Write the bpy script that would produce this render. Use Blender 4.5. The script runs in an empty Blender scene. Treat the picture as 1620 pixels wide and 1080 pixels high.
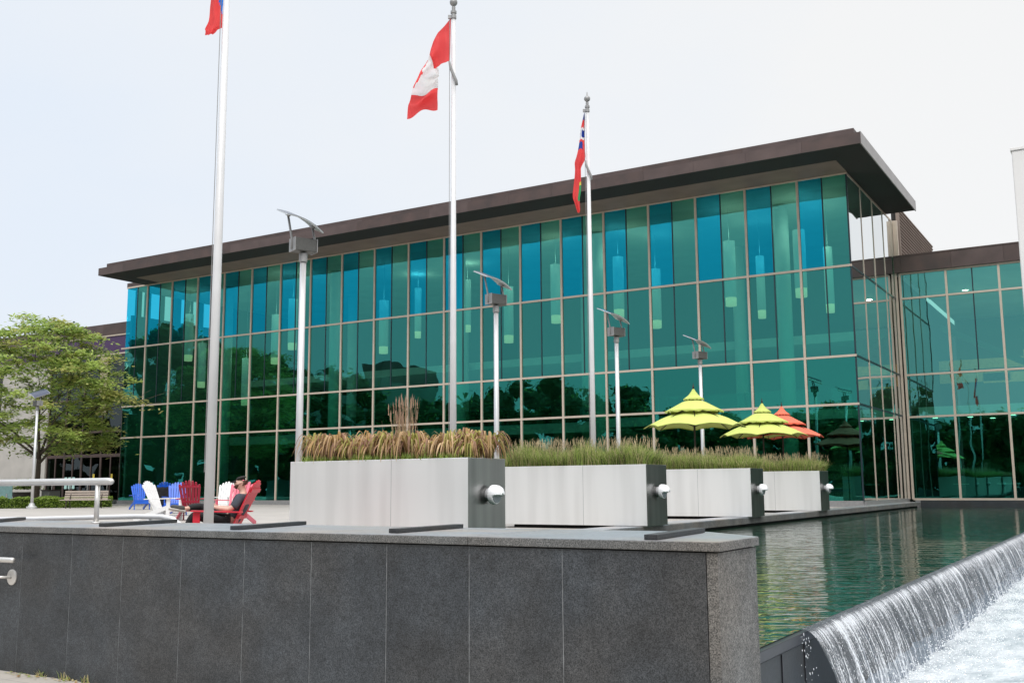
import bpy, bmesh, math, random
from mathutils import Vector, Matrix, noise as mnoise
rnd = random.Random(7)
R = math.radians
sc = bpy.context.scene
COL = sc.collection

# ------------------------------------------------------------------ camera
# world frame: X runs along the long glass front, Y goes into the building, eye at the origin
F_PX, PITCH, ROLL, YAW = 1610.785, R(8.1347), R(-0.4007), R(31.2186)
cY, sY = math.cos(YAW), math.sin(YAW)
RIGHT = Vector((cY, sY, 0)); FWD0 = Vector((-sY, cY, 0)); ZUP = Vector((0, 0, 1))
FWD = math.cos(PITCH) * FWD0 + math.sin(PITCH) * ZUP
UP0 = -math.sin(PITCH) * FWD0 + math.cos(PITCH) * ZUP
CR = math.cos(ROLL) * RIGHT + math.sin(ROLL) * UP0
CU = math.cos(ROLL) * UP0 - math.sin(ROLL) * RIGHT
cam = bpy.data.cameras.new("camera"); cam.lens = F_PX / 1620 * 36; cam.sensor_width = 36
cam.clip_start = 0.05; cam.clip_end = 4000
cam_o = bpy.data.objects.new("camera", cam); COL.objects.link(cam_o)
M = Matrix.Identity(4)
for i in range(3):
    M[i][0], M[i][1], M[i][2] = CR[i], CU[i], -FWD[i]
cam_o.matrix_world = M
sc.camera = cam_o

# ------------------------------------------------------------------ world and sun (overcast)
SUN_EL, SUN_AZ = R(52), R(150)
w = bpy.data.worlds.new("World"); sc.world = w; w.use_nodes = True
nt = w.node_tree; nt.nodes.clear()
def wn(t, **k):
    n = nt.nodes.new(t)
    for a, b in k.items(): setattr(n, a, b)
    return n
sky = wn('ShaderNodeTexSky', sky_type='NISHITA', sun_disc=False, sun_elevation=SUN_EL, sun_rotation=SUN_AZ, dust_density=4.0, air_density=1.0)
tc = wn('ShaderNodeTexCoord'); sep = wn('ShaderNodeSeparateXYZ'); nt.links.new(tc.outputs['Generated'], sep.inputs[0])
mr = wn('ShaderNodeMapRange'); nt.links.new(sep.outputs['Z'], mr.inputs['Value'])
mr.interpolation_type = 'SMOOTHSTEP'; mr.inputs['From Min'].default_value = 0.50; mr.inputs['From Max'].default_value = 1.0
mr.inputs['To Min'].default_value = 7.7; mr.inputs['To Max'].default_value = 21.0
mp = wn('ShaderNodeMapping'); mp.inputs['Scale'].default_value = (1, 1, 2.2); nt.links.new(tc.outputs['Generated'], mp.inputs[0])
nz = wn('ShaderNodeTexNoise'); nz.inputs['Scale'].default_value = 1.5; nz.inputs['Detail'].default_value = 5; nz.inputs['Roughness'].default_value = .5
nt.links.new(mp.outputs[0], nz.inputs['Vector'])
rp = wn('ShaderNodeValToRGB'); 
dt = wn('ShaderNodeVectorMath', operation='DOT_PRODUCT'); nt.links.new(tc.outputs['Generated'], dt.inputs[0]); dt.inputs[1].default_value = (cY * .42 - 0, sY * .42, .28)
sm = wn('ShaderNodeMath', operation='ADD'); nt.links.new(nz.outputs['Fac'], sm.inputs[0]); nt.links.new(dt.outputs['Value'], sm.inputs[1])
nt.links.new(sm.outputs[0], rp.inputs[0])
rp.color_ramp.elements[0].position = .34; rp.color_ramp.elements[0].color = (.82, .89, .985, 1)
rp.color_ramp.elements[1].position = .82; rp.color_ramp.elements[1].color = (.95, .953, .95, 1)
mul = wn('ShaderNodeVectorMath', operation='SCALE'); nt.links.new(rp.outputs[0], mul.inputs[0]); nt.links.new(mr.outputs[0], mul.inputs['Scale'])
mx = wn('ShaderNodeMix', data_type='RGBA'); mx.inputs['Factor'].default_value = .93
nt.links.new(sky.outputs[0], mx.inputs['A']); nt.links.new(mul.outputs[0], mx.inputs['B'])
bg = wn('ShaderNodeBackground'); bg.inputs['Strength'].default_value = 0.105
nt.links.new(mx.outputs['Result'], bg.inputs['Color'])
wo = wn('ShaderNodeOutputWorld'); nt.links.new(bg.outputs[0], wo.inputs[0])
sun = bpy.data.lights.new("sun", 'SUN'); sun.energy = 1.35; sun.angle = R(28); sun.color = (1, .965, .92)
sun_o = bpy.data.objects.new("sun", sun); COL.objects.link(sun_o)
sd = Vector((math.sin(SUN_AZ) * math.cos(SUN_EL), math.cos(SUN_AZ) * math.cos(SUN_EL), math.sin(SUN_EL)))
sun_o.rotation_euler = sd.to_track_quat('Z', 'Y').to_euler()
sun_o.location = sd * 60

sc.view_settings.view_transform = 'Standard'; sc.view_settings.look = 'None'
sc.view_settings.exposure = 0.32; sc.view_settings.gamma = 1.0
try: sc.view_settings.use_curve_mapping = False
except Exception: pass
sc.render.engine = 'CYCLES'
cy = sc.cycles
cy.max_bounces = 9; cy.diffuse_bounces = 3; cy.glossy_bounces = 5; cy.transmission_bounces = 4; cy.transparent_max_bounces = 16
cy.caustics_reflective = False; cy.caustics_refractive = False; cy.sample_clamp_indirect = 6
cy.use_denoising = True

# ------------------------------------------------------------------ materials
MATS = {}
def nodes_of(name):
    m = bpy.data.materials.new(name); m.use_nodes = True; MATS[name] = m
    t = m.node_tree
    return m, t, t.nodes['Principled BSDF']
def rgba(c): return (c[0], c[1], c[2], 1)
def pbr(name, col, rough=.5, metal=0.0, var=.12, scale=6.0, bump=0.0, bscale=60.0, stretch=(1, 1, 1), spec=.5, col2=None, detail=6, trans=0):
    """principled surface whose colour wanders with object-space noise"""
    m, t, b = nodes_of(name)
    L = t.links.new
    c = t.nodes.new('ShaderNodeTexCoord'); mpp = t.nodes.new('ShaderNodeMapping'); mpp.inputs['Scale'].default_value = stretch
    L(c.outputs['Object'], mpp.inputs[0])
    n = t.nodes.new('ShaderNodeTexNoise'); n.inputs['Scale'].default_value = scale; n.inputs['Detail'].default_value = detail
    L(mpp.outputs[0], n.inputs['Vector'])
    r = t.nodes.new('ShaderNodeValToRGB'); L(n.outputs['Fac'], r.inputs[0])
    r.color_ramp.elements[0].position = .3; r.color_ramp.elements[1].position = .7
    a = col if col2 is None else col2
    r.color_ramp.elements[0].color = rgba([x * (1 - var) for x in a]); r.color_ramp.elements[1].color = rgba([min(1, x * (1 + var)) for x in col])
    L(r.outputs[0], b.inputs['Base Color'])
    b.inputs['Roughness'].default_value = rough; b.inputs['Metallic'].default_value = metal
    b.inputs['Specular IOR Level'].default_value = spec
    if bump:
        n2 = t.nodes.new('ShaderNodeTexNoise'); n2.inputs['Scale'].default_value = bscale; n2.inputs['Detail'].default_value = 4
        L(mpp.outputs[0], n2.inputs['Vector'])
        bp = t.nodes.new('ShaderNodeBump'); bp.inputs['Strength'].default_value = bump; bp.inputs['Distance'].default_value = .02
        L(n2.outputs['Fac'], bp.inputs['Height']); L(bp.outputs[0], b.inputs['Normal'])
    return m
def leafmat(name, c1, c2, trans=.35):
    m = pbr(name, c1, .55, 0, .25, 1.3, col2=c2, spec=.25)
    t = m.node_tree; b = t.nodes['Principled BSDF']; o = t.nodes['Material Output']
    tr = t.nodes.new('ShaderNodeBsdfTranslucent'); tr.inputs['Color'].default_value = rgba([min(1, x * 1.3) for x in c1])
    ms = t.nodes.new('ShaderNodeMixShader'); ms.inputs[0].default_value = trans
    t.links.new(b.outputs[0], ms.inputs[1]); t.links.new(tr.outputs[0], ms.inputs[2]); t.links.new(ms.outputs[0], o.inputs[0])
    return m
def emit(name, col, strength):
    m, t, b = nodes_of(name)
    b.inputs['Base Color'].default_value = rgba(col); b.inputs['Emission Color'].default_value = rgba(col); b.inputs['Emission Strength'].default_value = strength
    b.inputs['Roughness'].default_value = .5
    return m
def glass(name, trans, refl, f0, fmax=.88, wobble=.03):
    m, t, b = nodes_of(name); L = t.links.new
    t.nodes.remove(b); o = t.nodes['Material Output']
    lw = t.nodes.new('ShaderNodeLayerWeight'); lw.inputs['Blend'].default_value = .5
    k = t.nodes.new('ShaderNodeMapRange'); k.interpolation_type = 'SMOOTHSTEP'
    k.inputs['From Min'].default_value = .42; k.inputs['From Max'].default_value = .80
    L(lw.outputs['Facing'], k.inputs['Value'])
    fm = t.nodes.new('ShaderNodeMapRange'); fm.inputs['To Min'].default_value = f0; fm.inputs['To Max'].default_value = fmax
    L(k.outputs[0], fm.inputs['Value'])
    cm = t.nodes.new('ShaderNodeMix'); cm.data_type = 'RGBA'; cm.inputs['A'].default_value = rgba(refl); cm.inputs['B'].default_value = (.95, .98, 1, 1)
    L(k.outputs[0], cm.inputs['Factor'])
    g = t.nodes.new('ShaderNodeBsdfGlossy'); g.inputs['Roughness'].default_value = 0.0
    oi = t.nodes.new('ShaderNodeObjectInfo'); vr = t.nodes.new('ShaderNodeMapRange'); vr.inputs['To Min'].default_value = .88; vr.inputs['To Max'].default_value = 1.06; L(oi.outputs['Random'], vr.inputs['Value'])
    vs_ = t.nodes.new('ShaderNodeVectorMath'); vs_.operation = 'SCALE'; L(cm.outputs['Result'], vs_.inputs[0]); L(vr.outputs[0], vs_.inputs['Scale']); L(vs_.outputs[0], g.inputs['Color'])
    tcn = t.nodes.new('ShaderNodeTexCoord'); n = t.nodes.new('ShaderNodeTexNoise'); n.inputs['Scale'].default_value = .55; n.inputs['Detail'].default_value = 1
    L(tcn.outputs['Object'], n.inputs['Vector'])
    bp = t.nodes.new('ShaderNodeBump'); bp.inputs['Strength'].default_value = wobble; bp.inputs['Distance'].default_value = .25
    L(n.outputs['Fac'], bp.inputs['Height']); L(bp.outputs[0], g.inputs['Normal'])
    tr = t.nodes.new('ShaderNodeBsdfTransparent'); tr.inputs['Color'].default_value = rgba(trans)
    ms = t.nodes.new('ShaderNodeMixShader'); L(fm.outputs[0], ms.inputs[0]); L(tr.outputs[0], ms.inputs[1]); L(g.outputs[0], ms.inputs[2]); L(ms.outputs[0], o.inputs[0])
    return m
def granite(name, dark, light, rough, scale=240, patch=.35, bump=.25, warm=1.0, slab=0.0, scuff=0.0):
    m, t, b = nodes_of(name); L = t.links.new
    c = t.nodes.new('ShaderNodeTexCoord')
    n1 = t.nodes.new('ShaderNodeTexNoise'); n1.inputs['Scale'].default_value = scale; n1.inputs['Detail'].default_value = 3; n1.inputs['Roughness'].default_value = .7
    L(c.outputs['Object'], n1.inputs['Vector'])
    n2 = t.nodes.new('ShaderNodeTexNoise'); n2.inputs['Scale'].default_value = 2.2; n2.inputs['Detail'].default_value = 8; n2.inputs['Roughness'].default_value = .65
    L(c.outputs['Object'], n2.inputs['Vector'])
    n3 = t.nodes.new('ShaderNodeTexNoise'); n3.inputs['Scale'].default_value = 26; n3.inputs['Detail'].default_value = 5; n3.inputs['Roughness'].default_value = .75
    L(c.outputs['Object'], n3.inputs['Vector'])
    r = t.nodes.new('ShaderNodeValToRGB'); L(n1.outputs['Fac'], r.inputs[0])
    r.color_ramp.elements[0].position = .36; r.color_ramp.elements[1].position = .66
    r.color_ramp.elements[0].color = rgba(dark); r.color_ramp.elements[1].color = rgba(light)
    pr = t.nodes.new('ShaderNodeMapRange'); L(n2.outputs['Fac'], pr.inputs['Value']); pr.inputs['From Min'].default_value = .3; pr.inputs['From Max'].default_value = .7
    pr.inputs['To Min'].default_value = 1 - patch; pr.inputs['To Max'].default_value = 1 + patch
    pr3 = t.nodes.new('ShaderNodeMapRange'); L(n3.outputs['Fac'], pr3.inputs['Value']); pr3.inputs['From Min'].default_value = .3; pr3.inputs['From Max'].default_value = .7
    pr3.inputs['To Min'].default_value = .72; pr3.inputs['To Max'].default_value = 1.3
    mm = t.nodes.new('ShaderNodeMath'); mm.operation = 'MULTIPLY'; L(pr.outputs[0], mm.inputs[0]); L(pr3.outputs[0], mm.inputs[1])
    # brownish weathering clouds
    n4 = t.nodes.new('ShaderNodeTexNoise'); n4.inputs['Scale'].default_value = 1.1; n4.inputs['Detail'].default_value = 7
    mp4 = t.nodes.new('ShaderNodeMapping'); mp4.inputs['Location'].default_value = (3.1, 1.7, 5.2); L(c.outputs['Object'], mp4.inputs[0]); L(mp4.outputs[0], n4.inputs['Vector'])
    wr = t.nodes.new('ShaderNodeValToRGB'); L(n4.outputs['Fac'], wr.inputs[0])
    wr.color_ramp.elements[0].position = .42; wr.color_ramp.elements[0].color = (.95, .99, 1.03, 1)
    wr.color_ramp.elements[1].position = .66; wr.color_ramp.elements[1].color = (1 + .16 * warm, 1.0, 1 - .14 * warm, 1)
    vm = t.nodes.new('ShaderNodeVectorMath'); vm.operation = 'SCALE'; L(r.outputs[0], vm.inputs[0]); L(mm.outputs[0], vm.inputs['Scale'])
    vm2 = t.nodes.new('ShaderNodeVectorMath'); vm2.operation = 'MULTIPLY'; L(vm.outputs[0], vm2.inputs[0]); L(wr.outputs[0], vm2.inputs[1])
    oi = t.nodes.new('ShaderNodeObjectInfo'); vr = t.nodes.new('ShaderNodeMapRange'); vr.inputs['To Min'].default_value = 1 - slab; vr.inputs['To Max'].default_value = 1 + slab; L(oi.outputs['Random'], vr.inputs['Value'])
    vm3 = t.nodes.new('ShaderNodeVectorMath'); vm3.operation = 'SCALE'; L(vm2.outputs[0], vm3.inputs[0]); L(vr.outputs[0], vm3.inputs['Scale'])
    # pale scuffs and lime drips
    n5 = t.nodes.new('ShaderNodeTexNoise'); n5.inputs['Scale'].default_value = 3.1; n5.inputs['Detail'].default_value = 9; n5.inputs['Roughness'].default_value = .78; n5.inputs['Distortion'].default_value = 1.2
    mp5 = t.nodes.new('ShaderNodeMapping'); mp5.inputs['Scale'].default_value = (1.6, 1.6, .55); L(c.outputs['Object'], mp5.inputs[0]); L(mp5.outputs[0], n5.inputs['Vector'])
    sr = t.nodes.new('ShaderNodeMapRange'); L(n5.outputs['Fac'], sr.inputs['Value']); sr.inputs['From Min'].default_value = .68; sr.inputs['From Max'].default_value = .80; sr.inputs['To Max'].default_value = .5 * scuff
    mxs = t.nodes.new('ShaderNodeMix'); mxs.data_type = 'RGBA'; L(sr.outputs[0], mxs.inputs['Factor']); L(vm3.outputs[0], mxs.inputs['A']); mxs.inputs['B'].default_value = (.30, .31, .31, 1)
    L(mxs.outputs['Result'], b.inputs['Base Color'])
    b.inputs['Roughness'].default_value = rough
    bp = t.nodes.new('ShaderNodeBump'); bp.inputs['Strength'].default_value = bump; bp.inputs['Distance'].default_value = .004
    L(n3.outputs['Fac'], bp.inputs['Height']); L(bp.outputs[0], b.inputs['Normal'])
    return m

GL_GREEN = glass('green_glass', (.26, .72, .60), (.105, .56, .50), .32)
GL_WING = glass('wing_green_glass', (.36, .78, .66), (.18, .64, .59), .37)
GL_BLUE = glass('blue_glass', (.06, .58, .80), (.010, .56, .80), .36)
GL_LOW = glass('low_green_glass', (.12, .48, .36), (.085, .60, .50), .33)
GL_DARK = glass('grey_glass', (.30, .36, .36), (.42, .48, .48), .14, .5)
GL_SCREEN = glass('clear_screen_glass', (.55, .72, .70), (.6, .8, .8), .2)
FRAME = pbr('champagne_frame', (.56, .475, .39), .5, .1, .06, 3)
DIVIDER = pbr('dark_joint', (.012, .03, .04), .4)
BRONZE = pbr('bronze_cladding', (.082, .053, .046), .55, .15, .22, 1.1, col2=(.075, .056, .052))
BRONZE2 = pbr('bronze_cladding_light', (.095, .066, .060), .5, .15, .2, 1.1)
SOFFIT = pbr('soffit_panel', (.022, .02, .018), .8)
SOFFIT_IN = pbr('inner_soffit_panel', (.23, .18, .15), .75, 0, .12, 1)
FASCIA_SIDE = pbr('grey_fascia', (.34, .33, .33), .5, .2, .1, 1)
CONCRETE = pbr('pale_concrete', (.42, .40, .37), .85, 0, .12, .9, .15, 30)
PYLON = pbr('white_concrete', (.74, .72, .70), .8, 0, .06, .7, .1, 30)
PURPLE = pbr('purple_panel', (.060, .026, .085), .45)
INT_WALL = pbr('interior_wall', (.20, .22, .20), .8, 0, .3, .15)
INT_CEIL = pbr('interior_ceiling', (.72, .72, .68), .8, 0, .1, .4)
INT_FLOOR = pbr('interior_floor', (.13, .12, .11), .5)
INT_DARK = pbr('interior_dark', (.03, .03, .03), .7)
COLUMN = pbr('white_plaster', (.85, .85, .82), .7, 0, .04, 2)
SHELF = pbr('shelf_wood', (.16, .10, .06), .6)
BOOKS = pbr('book_spines', (.35, .22, .12), .7, 0, .9, 9, stretch=(9, 1, 1), col2=(.08, .14, .2))
PEND = emit('lamp_fabric', (.84, .90, .86), .11)
PEND_LIT = emit('lamp_glow', (1, .82, .5), .50)
CEIL_LIT = emit('ceiling_spot_glow', (1, .9, .7), 6)
WIRE = pbr('cable', (.5, .5, .5), .4)
GRANITE = granite('dark_granite', (.010, .012, .015), (.085, .092, .100), .45, 130, .34, warm=.4, slab=.13, scuff=1.0)
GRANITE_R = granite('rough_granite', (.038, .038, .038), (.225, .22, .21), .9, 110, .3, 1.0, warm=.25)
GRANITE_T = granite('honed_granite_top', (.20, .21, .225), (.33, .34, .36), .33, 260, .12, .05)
GRANITE_B = granite('black_granite', (.012, .014, .017), (.05, .055, .06), .5, 200, .2)
GROUT = pbr('grout', (.24, .25, .26), .9, 0, .45, 14)
STEEL = None
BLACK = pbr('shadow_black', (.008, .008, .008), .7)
WHITE_METAL = pbr('white_painted_metal', (.68, .68, .69), .38, .1, .04, 3)
POLE_METAL = pbr('brushed_aluminium', (.66, .66, .67), .38, .55, .05, 2, stretch=(1, 1, .2))
GREY_METAL = pbr('grey_metal', (.30, .30, .30), .45, .3, .1, 8)
DARK_METAL = pbr('dark_metal', (.035, .035, .042), .35, .4, .15, 6)
PERF = pbr('perforated_grey_metal', (.105, .105, .10), .5, .3, .45, 90)
PANEL_BACK = pbr('panel_back', (.50, .52, .53), .35, .3, .08, 4)
PANEL_TOP = pbr('solar_cells', (.02, .03, .07), .2, 0, .3, 12)
RAIL = pbr('satin_stainless', (.66, .645, .62), .32, .6, .06, 4)
LAMP_WHITE = pbr('white_enamel', (.86, .87, .90), .3)
LAMP_LENS = pbr('grey_lens', (.27, .31, .34), .25, 0, .1, 40)
SOIL = pbr('soil', (.05, .038, .028), .95, 0, .3, 20)
LIME = pbr('lime_canvas', (.52, .585, .15), .85, 0, .05, 2, .1, 40)
ORANGE = pbr('coral_canvas', (.76, .17, .10), .85, 0, .05, 2, .1, 40)
DARKWOOD = pbr('dark_wood', (.03, .02, .014), .6)
P_BLUE = pbr('blue_plastic', (.01, .11, .60), .4, 0, .08, 3)
P_RED = pbr('red_plastic', (.62, .022, .045), .4, 0, .08, 3)
P_DKRED = pbr('dark_red_plastic', (.36, .012, .04), .4, 0, .08, 3)
P_PINK = pbr('faded_red_plastic', (.72, .16, .22), .45, 0, .08, 3)
P_WHITE = pbr('white_plastic', (.82, .82, .82), .4, 0, .05, 3)
SKIN = pbr('skin', (.64, .40, .31), .55, 0, .06, 12)
SHIRT = pbr('charcoal_cotton', (.055, .062, .078), .9, 0, .15, 9, .2, 60)
TROUSER = pbr('black_cotton', (.012, .012, .013), .9, 0, .2, 9, .2, 60)
CAP = pbr('black_cap', (.018, .014, .013), .85)
HAIR = pbr('brown_hair', (.075, .035, .02), .8, 0, .3, 60)
SHOE = pbr('grey_shoe', (.06, .06, .055), .8)
SOLE = pbr('shoe_sole', (.55, .52, .48), .8)
FABRIC_BLACK = pbr('black_fabric', (.012, .012, .014), .9, 0, .2, 8, .3, 30)
BENCH = pbr('weathered_grey_wood', (.42, .36, .31), .85, 0, .2, 5, stretch=(1, 8, 8))
BARK = pbr('bark', (.075, .058, .045), .9, 0, .3, 9, .5, 40)
FL_RED = leafmat('red_flag_cloth', (.82, .09, .09), (.74, .065, .07), .5)
FL_WHITE = leafmat('white_flag_cloth', (.80, .80, .80), (.74, .74, .75), .5)
FL_BLUE = leafmat('blue_flag_cloth', (.02, .05, .30), (.02, .045, .26), .25)
FL_SKYB = leafmat('bright_blue_flag_cloth', (.01, .17, .68), (.01, .15, .6), .25)
FL_GREEN = leafmat('green_flag_cloth', (.05, .33, .13), (.05, .3, .12), .25)
FL_YEL = leafmat('yellow_flag_cloth', (.75, .6, .1), (.7, .55, .1), .25)
ROPE = pbr('grey_rope', (.28, .28, .28), .9)
LEAF_A = leafmat('leaf_bright', (.40, .50, .14), (.30, .39, .09), .45)
LEAF_B = leafmat('leaf_mid', (.28, .38, .10), (.19, .27, .07), .42)
LEAF_C = leafmat('leaf_yellow', (.43, .43, .15), (.34, .36, .10), .4)
LEAF_D = leafmat('leaf_dark', (.05, .095, .026), (.036, .07, .02), .3)
HEDGE = leafmat('hedge_leaf', (.20, .30, .035), (.11, .19, .02), .3)
GR_A = leafmat('grass_green', (.34, .43, .12), (.23, .30, .075), .4)
GR_B = leafmat('grass_straw', (.58, .50, .28), (.46, .40, .20), .4)
GR_C = leafmat('grass_dark', (.11, .15, .045), (.075, .10, .03), .3)
GR_D = leafmat('grass_seed', (.48, .40, .25), (.42, .34, .21), .3)
DR_A = leafmat('strap_tan', (.60, .43, .25), (.48, .31, .16), .3)
DR_B = leafmat('strap_purple', (.34, .20, .13), (.23, .12, .08), .25)
DR_C = leafmat('strap_olive', (.38, .36, .10), (.28, .28, .07), .3)
DR_D = leafmat('strap_rust', (.46, .30, .13), (.34, .21, .09), .3)
REED = leafmat('dry_reed', (.48, .34, .24), (.42, .29, .21), .2)
TERRA = pbr('dark_pot', (.055, .045, .04), .8)
BIN = pbr('grey_bin', (.2, .2, .19), .6)

def steel_mat():
    m, t, b = nodes_of('brushed_steel'); L = t.links.new
    c = t.nodes.new('ShaderNodeTexCoord')
    mp_ = t.nodes.new('ShaderNodeMapping'); mp_.inputs['Scale'].default_value = (1.6, 1.6, .10); L(c.outputs['Object'], mp_.inputs[0])
    n = t.nodes.new('ShaderNodeTexNoise'); n.inputs['Scale'].default_value = 2.0; n.inputs['Detail'].default_value = 3; L(mp_.outputs[0], n.inputs['Vector'])
    mp2 = t.nodes.new('ShaderNodeMapping'); mp2.inputs['Scale'].default_value = (1, 1, .01); L(c.outputs['Object'], mp2.inputs[0])
    n2 = t.nodes.new('ShaderNodeTexNoise'); n2.inputs['Scale'].default_value = 160; n2.inputs['Detail'].default_value = 2; L(mp2.outputs[0], n2.inputs['Vector'])
    r = t.nodes.new('ShaderNodeValToRGB'); L(n.outputs['Fac'], r.inputs[0])
    r.color_ramp.elements[0].position = .34; r.color_ramp.elements[0].color = (.83, .825, .81, 1)
    r.color_ramp.elements[1].position = .58; r.color_ramp.elements[1].color = (.90, .895, .88, 1)
    L(r.outputs[0], b.inputs['Base Color'])
    rr = t.nodes.new('ShaderNodeMapRange'); L(n.outputs['Fac'], rr.inputs['Value']); rr.inputs['To Min'].default_value = .36; rr.inputs['To Max'].default_value = .52
    L(rr.outputs[0], b.inputs['Roughness'])
    b.inputs['Metallic'].default_value = .58
    # large oil-canning dents plus hairline brushing
    n3 = t.nodes.new('ShaderNodeTexNoise'); n3.inputs['Scale'].default_value = .9; n3.inputs['Detail'].default_value = 1; L(mp_.outputs[0], n3.inputs['Vector'])
    b1 = t.nodes.new('ShaderNodeBump'); b1.inputs['Strength'].default_value = .10; b1.inputs['Distance'].default_value = .12; L(n3.outputs['Fac'], b1.inputs['Height'])
    b2 = t.nodes.new('ShaderNodeBump'); b2.inputs['Strength'].default_value = .08; b2.inputs['Distance'].default_value = .002; L(n2.outputs['Fac'], b2.inputs['Height']); L(b1.outputs[0], b2.inputs['Normal'])
    L(b2.outputs[0], b.inputs['Normal'])
    return m
STEEL = steel_mat()
STEEL_END = pbr('polished_dark_reflection_steel', (.34, .34, .33), .30, 1.0, .25, 3.0, .05, 6, stretch=(1, 1, .04))  # planter steel with the dark reflection of its ends put into the colour

def paving_mat(name, c1, c2, size, joint=(.3, .28, .26)):
    m, t, b = nodes_of(name); L = t.links.new
    c = t.nodes.new('ShaderNodeTexCoord')
    br = t.nodes.new('ShaderNodeTexBrick'); br.inputs['Scale'].default_value = 1; br.inputs['Brick Width'].default_value = size; br.inputs['Row Height'].default_value = size * .5
    br.inputs['Mortar Size'].default_value = .006; br.inputs['Color1'].default_value = rgba(c1); br.inputs['Color2'].default_value = rgba(c2); br.inputs['Mortar'].default_value = rgba(joint)
    L(c.outputs['Object'], br.inputs['Vector'])
    n = t.nodes.new('ShaderNodeTexNoise'); n.inputs['Scale'].default_value = 1.2; n.inputs['Detail'].default_value = 8; n.inputs['Roughness'].default_value = .7; L(c.outputs['Object'], n.inputs['Vector'])
    mr_ = t.nodes.new('ShaderNodeMapRange'); L(n.outputs['Fac'], mr_.inputs['Value']); mr_.inputs['To Min'].default_value = .78; mr_.inputs['To Max'].default_value = 1.2
    vm = t.nodes.new('ShaderNodeVectorMath'); vm.operation = 'SCALE'; L(br.outputs[0], vm.inputs[0]); L(mr_.outputs[0], vm.inputs['Scale'])
    L(vm.outputs[0], b.inputs['Base Color']); b.inputs['Roughness'].default_value = .8
    return m
PAVE = paving_mat('beige_paving', (.415, .385, .355), (.375, .35, .325), 1.2)
PAVE_LOW = paving_mat('lower_paving', (.46, .42, .37), (.42, .39, .35), .9)
EARTH = pbr('grey_ground', (.22, .22, .21), .9, 0, .3, .2)

def water_mat():
    m, t, b = nodes_of('pool_water'); L = t.links.new
    c = t.nodes.new('ShaderNodeTexCoord')
    b.inputs['Base Color'].default_value = (.016, .045, .026, 1); b.inputs['Roughness'].default_value = .008; b.inputs['IOR'].default_value = 1.75
    b.inputs['Specular IOR Level'].default_value = .6
    mp_ = t.nodes.new('ShaderNodeMapping'); mp_.inputs['Scale'].default_value = (1.0, 1.0, 1); mp_.inputs['Rotation'].default_value = (0, 0, -YAW); L(c.outputs['Object'], mp_.inputs[0])
    mps = t.nodes.new('ShaderNodeMapping'); mps.inputs['Scale'].default_value = (.62, 1.5, 1); L(mp_.outputs[0], mps.inputs[0])
    n = t.nodes.new('ShaderNodeTexNoise'); n.inputs['Scale'].default_value = 2.6; n.inputs['Detail'].default_value = 3; n.inputs['Roughness'].default_value = .5; n.inputs['Distortion'].default_value = .5; L(mps.outputs[0], n.inputs['Vector'])
    n2 = t.nodes.new('ShaderNodeTexNoise'); n2.inputs['Scale'].default_value = .6; n2.inputs['Detail'].default_value = 2; L(mps.outputs[0], n2.inputs['Vector'])
    b1 = t.nodes.new('ShaderNodeBump'); b1.inputs['Strength'].default_value = .20; b1.inputs['Distance'].default_value = .09; L(n.outputs['Fac'], b1.inputs['Height'])
    b2 = t.nodes.new('ShaderNodeBump'); b2.inputs['Strength'].default_value = .05; b2.inputs['Distance'].default_value = .12; L(n2.outputs['Fac'], b2.inputs['Height']); L(b1.outputs[0], b2.inputs['Normal'])
    L(b2.outputs[0], b.inputs['Normal'])
    return m
WATER = water_mat()
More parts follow.
